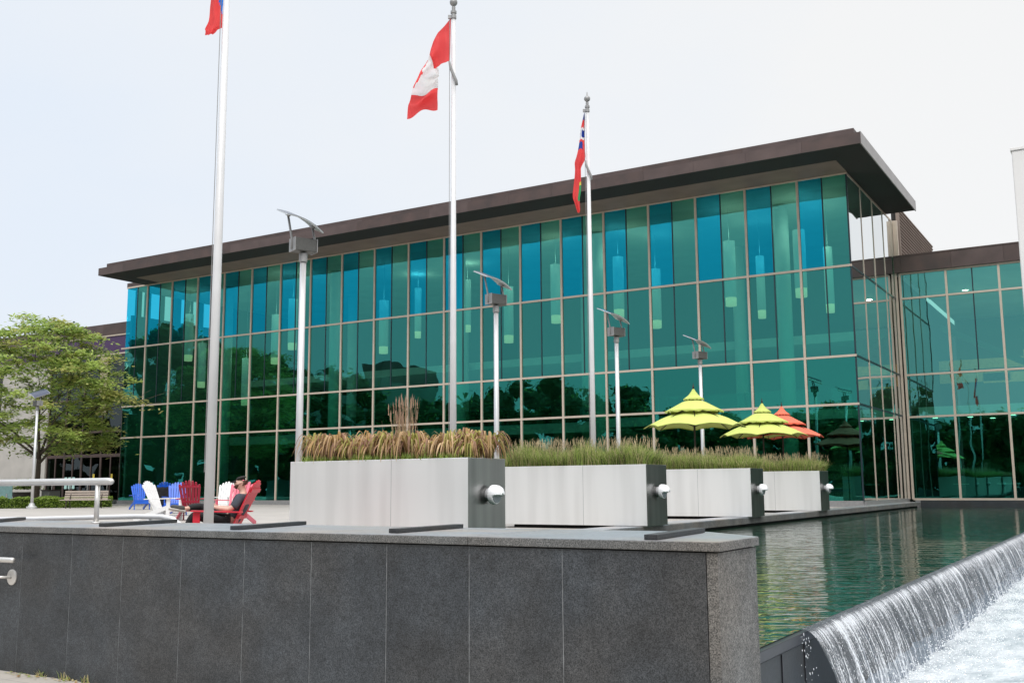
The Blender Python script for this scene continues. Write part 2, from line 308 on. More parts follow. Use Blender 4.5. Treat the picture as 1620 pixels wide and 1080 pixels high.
def fall_mat():
    m, t, b = nodes_of('falling_water'); L = t.links.new; o = t.nodes['Material Output']
    uv = t.nodes.new('ShaderNodeUVMap')
    def nz(su, sv, detail, rough=.6, dist=0):
        mp_ = t.nodes.new('ShaderNodeMapping'); mp_.inputs['Scale'].default_value = (su, sv, 1); L(uv.outputs[0], mp_.inputs[0])
        n = t.nodes.new('ShaderNodeTexNoise'); n.inputs['Scale'].default_value = 1; n.inputs['Detail'].default_value = detail; n.inputs['Roughness'].default_value = rough; n.inputs['Distortion'].default_value = dist
        L(mp_.outputs[0], n.inputs['Vector']); return n
    a = nz(42, .9, 4, .7, .15); bb = nz(70, 40, 3, .8); cc = nz(4, 1.6, 3)
    add = t.nodes.new('ShaderNodeMath'); add.operation = 'MULTIPLY_ADD'; L(bb.outputs['Fac'], add.inputs[0]); add.inputs[1].default_value = .55; L(a.outputs['Fac'], add.inputs[2])
    add2 = t.nodes.new('ShaderNodeMath'); add2.operation = 'MULTIPLY_ADD'; L(cc.outputs['Fac'], add2.inputs[0]); add2.inputs[1].default_value = .35; L(add.outputs[0], add2.inputs[2])
    sx = t.nodes.new('ShaderNodeSeparateXYZ'); L(uv.outputs[0], sx.inputs[0])
    pf = t.nodes.new('ShaderNodeValToRGB'); L(sx.outputs['Y'], pf.inputs[0]); pf.color_ramp.interpolation = 'EASE'
    pf.color_ramp.elements[0].position = .02; pf.color_ramp.elements[0].color = (.36, .36, .36, 1)
    pf.color_ramp.elements[1].position = .20; pf.color_ramp.elements[1].color = (.56, .56, .56, 1)
    e3 = pf.color_ramp.elements.new(.42); e3.color = (.47, .47, .47, 1)
    ad3 = t.nodes.new('ShaderNodeMath'); ad3.operation = 'ADD'; L(add2.outputs[0], ad3.inputs[0]); L(pf.outputs[0], ad3.inputs[1])
    ad4 = t.nodes.new('ShaderNodeMath'); ad4.operation = 'SUBTRACT'; L(ad3.outputs[0], ad4.inputs[0]); ad4.inputs[1].default_value = .49
    r = t.nodes.new('ShaderNodeMapRange'); r.interpolation_type = 'SMOOTHSTEP'; L(ad4.outputs[0], r.inputs['Value'])
    r.inputs['From Min'].default_value = .88; r.inputs['From Max'].default_value = 1.12; r.inputs['To Min'].default_value = .09; r.inputs['To Max'].default_value = 1.0
    b.inputs['Base Color'].default_value = (.80, .83, .88, 1); b.inputs['Roughness'].default_value = .12; b.inputs['IOR'].default_value = 1.33
    tr = t.nodes.new('ShaderNodeBsdfTransparent'); tr.inputs['Color'].default_value = (.60, .66, .72, 1)
    gl = t.nodes.new('ShaderNodeBsdfGlossy'); gl.inputs['Roughness'].default_value = .08
    m1 = t.nodes.new('ShaderNodeMixShader'); m1.inputs[0].default_value = .06; L(tr.outputs[0], m1.inputs[1]); L(gl.outputs[0], m1.inputs[2])
    ms = t.nodes.new('ShaderNodeMixShader'); L(r.outputs[0], ms.inputs[0]); L(m1.outputs[0], ms.inputs[1]); L(b.outputs[0], ms.inputs[2]); L(ms.outputs[0], o.inputs[0])
    bp = t.nodes.new('ShaderNodeBump'); bp.inputs['Strength'].default_value = .8; bp.inputs['Distance'].default_value = .03; L(add2.outputs[0], bp.inputs['Height']); L(bp.outputs[0], b.inputs['Normal']); L(bp.outputs[0], gl.inputs['Normal'])
    return m
FALL = fall_mat()
FOAM = pbr('foamy_water', (.66, .69, .72), .25, 0, .06, 2.4, .9, 14, col2=(.34, .39, .43), detail=9, stretch=(1.8, .8, 1))
DROP = pbr('water_drop', (.85, .88, .92), .05)

# ------------------------------------------------------------------ mesh builder
class MB:
    def __init__(s): s.v = []; s.f = []; s.m = []; s.uv = None; s.smooth = False
    def face(s, pts, mi=0):
        n = len(s.v); s.v += [tuple(p) for p in pts]; s.f.append(tuple(range(n, n + len(pts)))); s.m.append(mi)
    def box(s, x0, x1, y0, y1, z0, z1, mi=0):
        n = len(s.v)
        s.v += [(x0, y0, z0), (x1, y0, z0), (x1, y1, z0), (x0, y1, z0), (x0, y0, z1), (x1, y0, z1), (x1, y1, z1), (x0, y1, z1)]
        for q in ((3, 2, 1, 0), (4, 5, 6, 7), (0, 1, 5, 4), (1, 2, 6, 5), (2, 3, 7, 6), (3, 0, 4, 7)):
            s.f.append(tuple(n + i for i in q)); s.m.append(mi)
    def obox(s, c, ax, ay, az, mi=0):
        """oriented box: centre and three half-axis vectors"""
        c, ax, ay, az = Vector(c), Vector(ax), Vector(ay), Vector(az); n = len(s.v)
        for k in ((-1, -1, -1), (1, -1, -1), (1, 1, -1), (-1, 1, -1), (-1, -1, 1), (1, -1, 1), (1, 1, 1), (-1, 1, 1)):
            s.v.append(tuple(c + ax * k[0] + ay * k[1] + az * k[2]))
        for q in ((3, 2, 1, 0), (4, 5, 6, 7), (0, 1, 5, 4), (1, 2, 6, 5), (2, 3, 7, 6), (3, 0, 4, 7)):
            s.f.append(tuple(n + i for i in q)); s.m.append(mi)
    def tube(s, pts, rad, seg=10, mi=0, cap=True):
        pts = [Vector(p) for p in pts]; rad = rad if isinstance(rad, (list, tuple)) else [rad] * len(pts)
        n0 = len(s.v); prev = None
        for i, p in enumerate(pts):
            d = (pts[min(i + 1, len(pts) - 1)] - pts[max(i - 1, 0)])
            d = d.normalized() if d.length > 1e-9 else Vector((0, 0, 1))
            if prev is None:
                a = d.orthogonal().normalized()
            else:
                a = prev - d * prev.dot(d); a = a.normalized() if a.length > 1e-6 else d.orthogonal().normalized()
            prev = a; b = d.cross(a)
            for k in range(seg):
                t = 2 * math.pi * k / seg
                s.v.append(tuple(p + (a * math.cos(t) + b * math.sin(t)) * rad[i]))
        for i in range(len(pts) - 1):
            for k in range(seg):
                k2 = (k + 1) % seg
                s.f.append((n0 + i * seg + k, n0 + i * seg + k2, n0 + (i + 1) * seg + k2, n0 + (i + 1) * seg + k)); s.m.append(mi)
        if cap:
            s.f.append(tuple(n0 + k for k in reversed(range(seg)))); s.m.append(mi)
            e = n0 + (len(pts) - 1) * seg
            s.f.append(tuple(e + k for k in range(seg))); s.m.append(mi)
    def lathe(s, prof, seg=20, mi=0, org=(0, 0, 0), axis='Z', sy=1.0):
        n0 = len(s.v); o = Vector(org)
        for (r, h) in prof:
            for k in range(seg):
                t = 2 * math.pi * k / seg
                a, b = r * math.cos(t), r * math.sin(t) * sy
                s.v.append(tuple(o + (Vector((a, b, h)) if axis == 'Z' else Vector((h, a, b)))))
        for i in range(len(prof) - 1):
            for k in range(seg):
                k2 = (k + 1) % seg
                s.f.append((n0 + i * seg + k, n0 + i * seg + k2, n0 + (i + 1) * seg + k2, n0 + (i + 1) * seg + k)); s.m.append(mi)
        s.f.append(tuple(n0 + k for k in reversed(range(seg)))); s.m.append(mi)
        e = n0 + (len(prof) - 1) * seg
        s.f.append(tuple(e + k for k in range(seg))); s.m.append(mi)
    def prism(s, poly, z0, z1, mi=0, mtop=None):
        n = len(s.v); k = len(poly)
        s.v += [(p[0], p[1], z0) for p in poly] + [(p[0], p[1], z1) for p in poly]
        s.f.append(tuple(reversed(range(n, n + k)))); s.m.append(mi)
        s.f.append(tuple(range(n + k, n + 2 * k))); s.m.append(mi if mtop is None else mtop)
        for i in range(k):
            j = (i + 1) % k; s.f.append((n + i, n + j, n + k + j, n + k + i)); s.m.append(mi)
    def build(s, name, mats, parent=None, world=True, smooth=False, bevel=0):
        me = bpy.data.meshes.new(name)
        off = parent.location if (parent is not None and world) else Vector((0, 0, 0))
        gp = parent.parent if parent is not None else None
        if gp is not None and world: off = off + gp.location
        vs = [(a - off[0], b - off[1], c - off[2]) for a, b, c in s.v] if off.length else s.v
        me.from_pydata(vs, [], s.f)
        if not isinstance(mats, (list, tuple)): mats = [mats]
        for q in mats: me.materials.append(q)
        me.polygons.foreach_set('material_index', s.m)
        if smooth: me.polygons.foreach_set('use_smooth', [True] * len(s.f))
        me.update()
        o = bpy.data.objects.new(name, me); COL.objects.link(o)
        if parent is not None: o.parent = parent
        if bevel:
            md = o.modifiers.new('bevel', 'BEVEL'); md.width = bevel; md.segments = 2; md.limit_method = 'ANGLE'
        return o
def tag(o, label=None, cat=None, group=None, kind=None):
    if label: o['label'] = label
    if cat: o['category'] = cat
    if group: o['group'] = group
    if kind: o['kind'] = kind
    return o
def thing(name, label, cat, loc, rz=0.0, group=None):
    o = bpy.data.objects.new(name, None); COL.objects.link(o); o.empty_display_size = .3
    o.location = loc; o.rotation_euler = (0, 0, rz)
    return tag(o, label, cat, group)
def structure(o): o['kind'] = 'structure'; return o
def copy_tree(o, parent=None):
    c = o.copy(); COL.objects.link(c); c.parent = parent
    for ch in o.children: copy_tree(ch, c)
    return c
def lerp(a, b, t): return a + (b - a) * t
def V(*a): return Vector(a)

PLAZA = -0.95; LOW = -1.71; WATER_Z = -1.13; COPE = -0.343; LOWWATER = -1.80
Y0 = 46.0; XC = -10.13; XL = -59.31; YW = 56.0
TZ = [13.97, 9.712, 5.655, 3.514, -0.708]
WZ = [11.015, 9.684, 5.640, 3.453, -0.752]

# ------------------------------------------------------------------ ground, plaza, water
g = MB(); g.box(-900, 900, -900, 1200, -4.2, -2.6); structure(g.build('ground', EARTH))
g = MB(); g.box(-150, 40, -70, 6.12, -2.55, LOW); structure(g.build('lower_pavement', PAVE_LOW))
g = MB(); g.box(-170, -9.9, 7.45, 46.2, -2.55, PLAZA); structure(g.build('plaza', PAVE))
g = MB(); g.box(-170, -9.9, 46.2, 90, -2.55, -.99); structure(g.build('building_pad', EARTH))
g = MB()
nx, ny = 8, 40
g.face([(-9.55, 7.0, WATER_Z), (-2.36, 7.0, WATER_Z), (-2.36, 55.6, WATER_Z), (-9.55, 55.6, WATER_Z)])
structure(g.build('pool_water', WATER))
g = MB(); g.box(-9.6, -2.4, 6.9, 55.7, -2.5, -1.5); structure(g.build('pool_basin', GRANITE_B))
# lower basin with foaming water
g = MB(); nx, ny = 60, 140
for i in range(nx + 1):
    for j in range(ny + 1):
        x = lerp(-2.3, 9, i / nx); y = lerp(6.3, 29.8, j / ny)
        a = max(0, 1 - (x + 1.5) / 2.2)
        z = LOWWATER + .05 * a * mnoise.noise((x * 5, y * 5, 1)) + .02 * mnoise.noise((x * 2, y * 2, 4))
        g.v.append((x, y, z))
for i in range(nx):
    for j in range(ny):
        a = i * (ny + 1) + j; g.f.append((a, a + ny + 1, a + ny + 2, a + 1)); g.m.append(0)
structure(g.build('lower_pool_water', FOAM, smooth=True))

# kerb along the pool and along the glass
k = thing('pool_kerb', 'long low dark granite kerb with pale top along the pool edge under the planters', 'kerb', (-9.7, 30, PLAZA))
b = MB(); b.box(-10.1, -9.4, 7.5, 55.2, -1.06, -.905, 0); b.build('kerb_stone', [GRANITE_R], k)
b = MB(); b.box(-10.1, -9.405, 7.5, 55.2, -.903, -.878, 0); b.build('kerb_cap', [GRANITE_T], k)
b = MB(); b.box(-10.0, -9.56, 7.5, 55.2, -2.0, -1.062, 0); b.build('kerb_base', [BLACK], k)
k = thing('pool_kerb', 'dark granite kerb between the pool and the glass wing at the far end', 'kerb', (-3, 55.6, PLAZA))
b = MB(); b.box(-9.39, 34, 55.22, 55.85, -1.6, -.80, 0); b.build('kerb_stone', [GRANITE_B], k)

# ------------------------------------------------------------------ near granite wall
wall = thing('granite_wall', 'low dark granite wall with pale coping across the foreground', 'wall', (-6, 6.6, LOW))
YF = 6.12; XE = -2.24
poly = [(-45, YF + .03), (XE - .03, YF + .03), (XE - .03, 6.86), (-2.8, 7.40), (-45, 7.40)]
b = MB(); b.prism(poly, -2.5, -.40, 0); b.build('wall_core', [GRANITE_B], wall)
joints = [-8.691, -7.983, -7.312, -6.595, -5.895, -5.212, -4.514, -3.824, -3.122, -2.166]
jx = [j * YF / 5.74 for j in joints]
jx[-1] = XE - .075
xs = [jx[0] - .745 * i for i in range(14, 0, -1)] + jx
for a, c in zip(xs[:-1], xs[1:]):
    b = MB(); b.box(a + .003, c - .003, YF, YF + .03, -2.3, -.412)
    o = b.build('granite_slab', [GRANITE], wall)
b = MB()
for a in xs[:-1]: b.box(a - .003, a + .003, YF + .002, YF + .03, -2.3, -.412)
b.build('grout_joint', [GROUT], wall)
b = MB(); b.box(XE - .072, XE, YF, YF + .045, -2.3, -.412); b.box(XE - .03, XE - .002, YF + .047, 6.87, -2.3, -.412)
b.build('end_slab', [GRANITE_R], wall)
pc = [(-45, YF - .02), (XE + .02, YF - .02), (XE + .02, 6.88), (-2.78, 7.44), (-45, 7.44)]
b = MB()
# coping slabs split at joints, rough edge and honed top
cx = [-45] + [jx[0] - .745 * i for i in range(12, 0, -2)] + [jx[1], jx[3], jx[5], jx[7]]
for a, c in zip(cx, cx[1:]):
    b.box(a + .002, c - .002, YF - .02, 7.44, -.402, COPE - .004, 0)
b.prism([(cx[-1] + .002, YF - .02), (XE + .02, YF - .02), (XE + .02, 6.88), (-2.78, 7.44), (cx[-1] + .002, 7.44)], -.402, COPE - .004, 0)
b.build('coping', [GRANITE_R], wall, bevel=.004)
b = MB()
for a, c in zip(cx, cx[1:]):
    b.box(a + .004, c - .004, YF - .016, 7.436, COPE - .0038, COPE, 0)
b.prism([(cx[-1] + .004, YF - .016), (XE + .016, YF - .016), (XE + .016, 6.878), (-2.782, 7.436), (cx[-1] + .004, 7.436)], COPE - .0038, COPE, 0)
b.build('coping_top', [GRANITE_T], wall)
bars = [((-10.45, 6.45), (-11.25, 7.40)), ((-8.35, 6.32), (-8.66, 7.42)), ((-6.56, 6.27), (-6.86, 7.42)), ((-4.89, 6.30), (-4.98, 7.32)), ((-2.70, 6.16), (-2.80, 7.28)), ((-12.6, 6.5), (-13.5, 7.4))]
for p, q_ in bars:
    p = V(*p, 0); q_ = V(*q_, 0); d = (q_ - p); L_ = d.length / 2; d.normalize(); n = V(-d.y, d.x, 0)
    b = MB(); b.obox((p + q_) / 2 + V(0, 0, COPE + .0185), d * L_, n * .045, V(0, 0, .017))
    b.build('granite_strip', [GRANITE_B], wall, bevel=.003)

# rails
r = thing('guard_rail', 'thick stainless guard rail with rounded end on post behind the wall', 'railing', (-9.35, 7.0, COPE))
b = MB(); b.tube([(-17, 7.0, .09), (-9.2, 7.0, .09), (-9.15, 7.0, .088), (-9.12, 7.0, .085)], [.037, .037, .034, .018], 14); b.build('top_rail', RAIL, r, smooth=True)
for x in (-9.36, -11.9, -14.4):
    b = MB(); b.tube([(x, 7.0, COPE + .002), (x, 7.0, .055)], .026, 12); b.lathe([(.05, 0), (.05, .012), (.03, .016)], 14, 0, (x, 7.0, COPE)); b.build('post', RAIL, r, smooth=True)
r = thing('curved_rail', 'white tubular rail bent down at its end beside the pale flagpole', 'railing', (-10, 8.0, PLAZA))
pts = [(-15.0, 8.1, -.40), (-11.9, 8.0, -.355), (-9.9, 7.95, -.305), (-9.45, 7.93, -.305), (-9.27, 7.92, -.325), (-9.15, 7.92, -.385), (-9.10, 7.92, -.47), (-9.10, 7.92, PLAZA)]
b = MB(); b.tube(pts, .030, 12); b.build('top_rail', WHITE_METAL, r, smooth=True)
b = MB(); b.tube([(-9.68, 7.94, -.335), (-9.68, 7.94, PLAZA)], .026, 12); b.build('post', WHITE_METAL, r, smooth=True)
r = thing('wall_handrail', 'short stainless handrail on round flange fixed to the granite wall', 'handrail', (-9.5, 5.95, -.65))
b = MB(); b.tube([(-14, 5.98, -.66), (-9.20, 5.98, -.655), (-9.18, 5.98, -.655)], [.026, .026, .021], 14); b.build('top_rail', RAIL, r, smooth=True)
b = MB(); b.lathe([(.075, 0), (.075, -.010), (.066, -.014), (.018, -.016)], 20, 0, (0, 0, 0), 'Z')
b.v = [(-9.40 + x, YF + z, -.83 + y) for x, y, z in b.v]; b.build('flange', RAIL, r, smooth=False)
b = MB(); b.tube([(-9.40, YF - .016, -.83), (-9.46, 6.02, -.825), (-9.72, 5.985, -.80), (-9.77, 5.98, -.69)], .014, 10); b.build('bracket', RAIL, r, smooth=True)

# ------------------------------------------------------------------ weir and waterfall
XW = -2.36
wr = thing('weir', 'dark weir wall with thin metal lip that the pool spills over', 'weir', (XW, 20, -2.3))
b = MB(); b.box(XW - .12, XW + .03, 6.9, 52, -2.5, WATER_Z - .095, 0); b.build('weir_wall', [GRANITE_B], wr)
b = MB(); b.box(XW - .10, XW + .05, 6.9, 52, WATER_Z - .085, WATER_Z - .006, 0); b.build('weir_lip', [DARK_METAL], wr, bevel=.006)
b = MB()
for y in (7.62, 8.22): b.box(XW + .031, XW + .040, y, y + .02, -2.4, WATER_Z - .1)
b.build('weir_rib', [DARK_METAL], wr)
g = MB(); NY, NS = 1500, 26; YA, YB = 8.2, 29.7
uvs = []
for j in range(NY + 1):
    y = lerp(YA, YB, (j / NY) ** 1.35)
    st = mnoise.noise((y * 16, .3, 0)) * .6 + mnoise.noise((y * 41, 3.3, 0)) * .4
    edge = min(1, (y - YA) / .12)
    for i in range(NS + 1):
        s_ = i / NS; t = s_ * .40
        drop = .5 * 9.8 * t * t; out = (.03 + .86 * t) * (.93 + .10 * mnoise.noise((y * .8, 9, 2))) 
        if s_ < .06: out = .03 * (s_ / .06) ** .5 + .86 * t
        wob = st * .035 * s_ + .022 * s_ * mnoise.noise((y * 9, s_ * 5, 7)) + .012 * mnoise.noise((y * 30, s_ * 14, 5)) * s_
        g.v.append((XW + .02 + out + wob, y + .03 * s_ * mnoise.noise((y * 7, s_ * 2, 8)), WATER_Z + .012 - drop * .93 - .01 * s_ + .01 * st * (1 - s_)))
        uvs.append((y, s_ * .85))
for j in range(NY):
    for i in range(NS):
        a = j * (NS + 1) + i; g.f.append((a, a + 1, a + NS + 2, a + NS + 1)); g.m.append(0)
fall = g.build('waterfall', FALL, smooth=True)
uvl = fall.data.uv_layers.new(name='UVMap')
for lp in fall.data.loops: uvl.data[lp.index].uv = uvs[lp.vertex_index]
tag(fall, 'sheet of white streaked water falling over the weir', 'waterfall')
g = MB()
for i in range(900):
    y = YA + rnd.random() ** 1.7 * 16 - (.12 if rnd.random() < .12 else 0); s_ = rnd.random() ** .6; t = s_ * .39
    if i < 70: y = 8.02 + rnd.random() * .22
    x = XW + .06 + (.86 * t + .03) * rnd.uniform(.9 if i > 70 else .0, 1.12 if i > 70 else .35); z = WATER_Z - 4.9 * t * t * .93 + rnd.uniform(-.05, .02)
    r_ = rnd.uniform(.0018, .0042); l = r_ * rnd.uniform(1, 4)
    n = len(g.v); g.v += [(x + r_, y, z), (x - r_ * .5, y + r_ * .87, z), (x - r_ * .5, y - r_ * .87, z), (x, y, z + l), (x, y, z - l)]
    for q_ in ((0, 1, 3), (1, 2, 3), (2, 0, 3), (1, 0, 4), (2, 1, 4), (0, 2, 4)): g.f.append(tuple(n + u for u in q_)); g.m.append(0)
o = g.build('water_drops', DROP, smooth=True); tag(o, 'bright water drops scattered around the waterfall', 'water drops', kind='stuff')
g = MB()
for i in range(5200):
    y = 6.6 + rnd.random() * 23; x = XW + .33 + abs(rnd.gauss(0, .5)); z = LOWWATER + .03 + abs(rnd.gauss(0, .05)) * max(0, 1 - (x - XW - .5) / 1.5)
    r_ = rnd.uniform(.003, .010)
    n = len(g.v); g.v += [(x + r_, y, z), (x - r_ * .5, y + r_ * .87, z), (x - r_ * .5, y - r_ * .87, z), (x, y, z + r_), (x, y, z - r_)]
    for q_ in ((0, 1, 3), (1, 2, 3), (2, 0, 3), (1, 0, 4), (2, 1, 4), (0, 2, 4)): g.f.append(tuple(n + u for u in q_)); g.m.append(0)
o = g.build('foam', DROP, smooth=True); tag(o, 'white foam bubbling at the foot of the waterfall', 'foam', kind='stuff')

# ------------------------------------------------------------------ glass hall
bays = [XL] + [-57.17 + 2.4892 * i for i in range(19)] + [XC]
hall = thing('library_building', 'long glass hall with teal and blue panes under a flat bronze roof', 'building', (-34.7, 46, PLAZA))
MW = .052
for i, (a, c) in enumerate(zip(bays[:-1], bays[1:])):
    for r_ in range(4):
        zt, zb = TZ[r_], TZ[r_ + 1]
        j = [rnd.uniform(-.004, .004) for _ in range(4)]
        b = MB(); half = r_ < 2
        m = (a + c) / 2
        if half:
            b.face([(a, Y0 + j[0], zb), (m, Y0 + j[0], zb), (m, Y0 + j[2], zt), (a, Y0 + j[2], zt)], 0)
            b.face([(m, Y0 + j[1], zb), (c, Y0 + j[1], zb), (c, Y0 + j[3], zt), (m, Y0 + j[3], zt)], 1)
            mats = [GL_BLUE if r_ == 0 else GL_GREEN, GL_GREEN]
        else:
            b.face([(a, Y0 + j[0], zb), (c, Y0 + j[1], zb), (c, Y0 + j[3], zt), (a, Y0 + j[2], zt)], 0); mats = [GL_LOW]
        wv = b.build('window', mats, hall)
        if half:
            d = MB(); d.box(m - .028, m + .028, Y0 - .02, Y0 + .04, zb + .05, zt - .05); d.build('divider', [DIVIDER], wv)
for i, x in enumerate(bays[1:-1]):
    b = MB(); b.box(x - MW, x + MW, Y0 - .075, Y0 + .06, TZ[4], TZ[0]); b.build('mullion', [FRAME], hall)
for z in TZ[:-1]:
    b = MB(); b.box(XL - (.35 if z == TZ[1] else .02), XC + .03, Y0 - .068, Y0 + .055, z - .05, z + .05); b.build('transom', [FRAME], hall)
b = MB(); b.box(XL, XC - .01, Y0 - .10, Y0 + .05, TZ[4] - .27, TZ[4] + .02); b.build('plinth', [GREY_METAL], hall)
b = MB(); b.box(XC - .045, XC + .02, Y0 - .02, Y0 + .05, TZ[4], TZ[0] - .05); b.build('corner_post', [DIVIDER], hall)
# return face towards the pool
ys = [46, 48.6, 51.15, 53.6, 56.0]
for a, c in zip(ys[:-1], ys[1:]):
    for r_ in range(4):
        j = [rnd.uniform(-.004, .004) for _ in range(4)]; zt, zb = TZ[r_], TZ[r_ + 1]
        b = MB(); b.face([(XC + j[0], a, zb), (XC + j[1], c, zb), (XC + j[2], c, zt), (XC + j[3], a, zt)]); b.build('window', [GL_GREEN if r_ < 2 else GL_LOW], hall)
for y in ys[1:]:
    b = MB(); b.box(XC - .05, XC + .022, y - .05, y + .05, TZ[4], TZ[0] - .05); b.build('mullion', [FRAME], hall)
for z in TZ[:-1]:
    b = MB(); b.box(XC - .05, XC + .018, Y0 + .06, 56.0, z - .05, z + .05); b.build('transom', [FRAME if z == TZ[0] else DIVIDER], hall)
b = MB(); b.box(XC - .05, XC + .10, Y0 + .06, 56, PLAZA - .05, TZ[4]); b.build('plinth', [GREY_METAL], hall)
b = MB(); b.box(XC + .03, XC + .26, 56.12, 56.3, 12.002, 14.0); b.box(XC + .024, XC + .13, 55.90, 55.99, -.75, 12.0); b.build('corner_pier', [FRAME], hall)
# far left end: a glazed strip at the corner, then a solid wall with small high windows
GL_CLEAR = glass('clear_glass', (.93, .97, .95), (.9, .95, .95), .06)
for r_ in range(4):
    zt, zb = TZ[r_], TZ[r_ + 1]
    b = MB(); b.face([(XL, 46, zb), (XL, 46.40, zb), (XL, 46.40, zt), (XL, 46, zt)]); b.build('window', [GL_CLEAR], hall)
OPEN = [(46.42, 46.73), (47.15, 47.50), (47.94, 48.85), (49.15, 50.09), (50.65, 51.14), (51.78, 52.29), (52.76, 53.58)]
b = MB(); b.box(XL - .1, XL + .1, 46.42, 54, -.75, 12.10); py_ = 46.40
for a_, c_ in OPEN:
    if a_ > py_ + .05: b.box(XL - .1, XL + .1, py_, a_, 12.101, 13.90)
    py_ = c_
b.box(XL - .1, XL + .1, py_, 54, 12.101, 13.90); b.build('end_wall', [INT_WALL], hall)
for a_, c_ in OPEN:
    b = MB(); b.face([(XL, a_, 12.1), (XL, c_, 12.1), (XL, c_, 13.9), (XL, a_, 13.9)]); b.build('window', [GL_CLEAR], hall)
b = MB(); b.box(XL - .02, -55.9, Y0 - .06, 54, 14.022, 14.30); b.build('parapet_cap', [BRONZE], hall)
# roof with overhang
RX0, RX1, RY0, RY1 = -57.41, -8.62, 42.15, 54.6
roof = MB(); roof.box(RX0 + .05, RX1 - .05, RY0 + .05, RY1, 14.02, 14.44); roof = roof.build('roof', [BRONZE], hall)
b = MB(); n = 20
for i in range(n):
    a, c = lerp(RX0, RX1, i / n), lerp(RX0, RX1, (i + 1) / n)
    b.box(a + .004, c - .004, RY0, RY0 + .05, 13.975, 14.46, rnd.choice((0, 0, 1)))
b.box(RX0, RX0 + .048, RY0 + .052, RY1, 13.975, 14.46, 0)
b.build('fascia', [BRONZE, BRONZE2], roof)
b = MB(); b.box(RX1 - .048, RX1, RY0 + .052, RY1 + .05, 13.975, 14.50); b.build('side_fascia', [FASCIA_SIDE], roof)
b = MB()
for i in range(n):
    a, c = lerp(-57.05, -8.95, i / n), lerp(-57.05, -8.95, (i + 1) / n)
    b.box(a + .003, c - .003, 42.5, 42.56, 14.462, 14.79, rnd.choice((0, 0, 1)))
b.box(-57.05, -8.95, 42.562, 54.4, 14.445, 14.78, 0); b.build('upper_fascia', [BRONZE, BRONZE2], roof)
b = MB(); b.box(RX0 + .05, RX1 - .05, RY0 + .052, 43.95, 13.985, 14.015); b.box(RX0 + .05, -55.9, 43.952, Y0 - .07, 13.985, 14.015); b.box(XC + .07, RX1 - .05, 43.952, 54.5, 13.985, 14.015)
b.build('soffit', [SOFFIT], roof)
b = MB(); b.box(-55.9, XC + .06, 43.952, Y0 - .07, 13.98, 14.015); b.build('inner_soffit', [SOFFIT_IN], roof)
# interior
b = MB(); b.box(XL, XC, Y0 + .1, 66, 13.90, 14.015); b.build('ceiling', [INT_CEIL], hall)
b = MB(); b.box(XL, XC - .06, Y0 + .07, 66, -1.0, TZ[4] - .02); b.build('floor', [INT_FLOOR], hall)
b = MB(); b.box(XL, XC, 65.5, 65.8, -.7, 13.9); b.box(XL, XL + .2, 54.02, 65.5, -.7, 13.9); b.box(XC - .2, XC, 56.3, 65.5, -.7, 13.9); b.build('back_wall', [INT_WALL], hall)
b = MB(); b.box(XL + .3, XC - .3, 55.5, 65.4, 3.3, 3.9); b.box(XL + .3, XC - .3, 57.5, 65.4, 7.9, 8.4)
b.box(-26, -12, 53.0, 55.498, 3.35, 3.85); b.build('mezzanine_floor', [COLUMN], hall)
b = MB(); b.box(XL + .3, -26, 55.45, 55.5, 3.92, 4.95); b.box(-26, -12, 52.95, 53, 3.87, 4.9); b.build('balustrade', [GL_SCREEN], hall)
for x, y in ((-53.1, 49.5), (-43.31, 49.5), (-33.64, 49.5), (-24.35, 49.5), (-14.2, 49.5), (-48.2, 57), (-38.4, 57), (-29, 57), (-19, 57)):
    b = MB(); b.lathe([(.36, -.7), (.36, 13.88)], 18, 0, (x, y, 0)); b.build('column', [COLUMN], hall, smooth=True)
for i in range(9):
    x = -54 + i * 4.6
    if i == 8: x = -13.6
    s = thing('bookcase', ['long wooden bookcase full of books standing behind the lower glass', 'wooden bookcase of books deep inside behind the lower glass'][i % 2], 'bookcase', (x, 52 + (i % 2) * 2, TZ[4]), 0, 'bookcases inside the hall')
    b = MB(); y = 52 + (i % 2) * 2
    for z in (-.7, -.25, .2, .65, 1.1): b.box(x - 1.6, x + 1.6, y, y + .5, z, z + .04)
    b.box(x - 1.64, x - 1.602, y, y + .5, -.7, 1.15); b.box(x + 1.602, x + 1.64, y, y + .5, -.7, 1.15); b.build('shelf', [SHELF], s)
    b = MB(); b.box(x - 1.58, x + 1.58, y + .08, y + .45, -.655, -.32); b.box(x - 1.58, x + 1.58, y + .08, y + .45, -.205, .13); b.box(x - 1.58, x + 1.58, y + .08, y + .45, .245, .58); b.box(x - 1.58, x + 1.58, y + .08, y + .45, .695, 1.03)
    b.build('books', [BOOKS], s)
# pendant lamps
pend = [(-55.79, 48.5, 8.84, None), (-58.33, 52.0, 7.41, None), (-52.74, 51.0, 5.77, None), (-48.02, 49.0, 8.15, 11.2), (-45.77, 48.2, 8.85, 12.21), (-38.95, 49.0, 8.18, 11.35), (-39.30, 53.0, 9.66, 13.2), (-34.74, 52.0, 9.54, 13.14), (-30.52, 50.0, 8.3, 11.55), (-26.82, 49.0, 8.99, 12.46), (-22.97, 49.0, 8.95, 12.44), (-21.89, 51.5, 8.6, 11.85), (-16.58, 48.5, 8.86, 12.31), (-15.97, 51.5, 8.6, 11.86), (-13.07, 48.5, 8.95, 12.32), (-12.22, 50.5, 8.4, 11.65)]
ordn = 'first second third fourth fifth sixth seventh eighth ninth tenth eleventh twelfth thirteenth fourteenth fifteenth sixteenth'.split()
order = sorted(range(len(pend)), key=lambda i: pend[i][0] / pend[i][1])
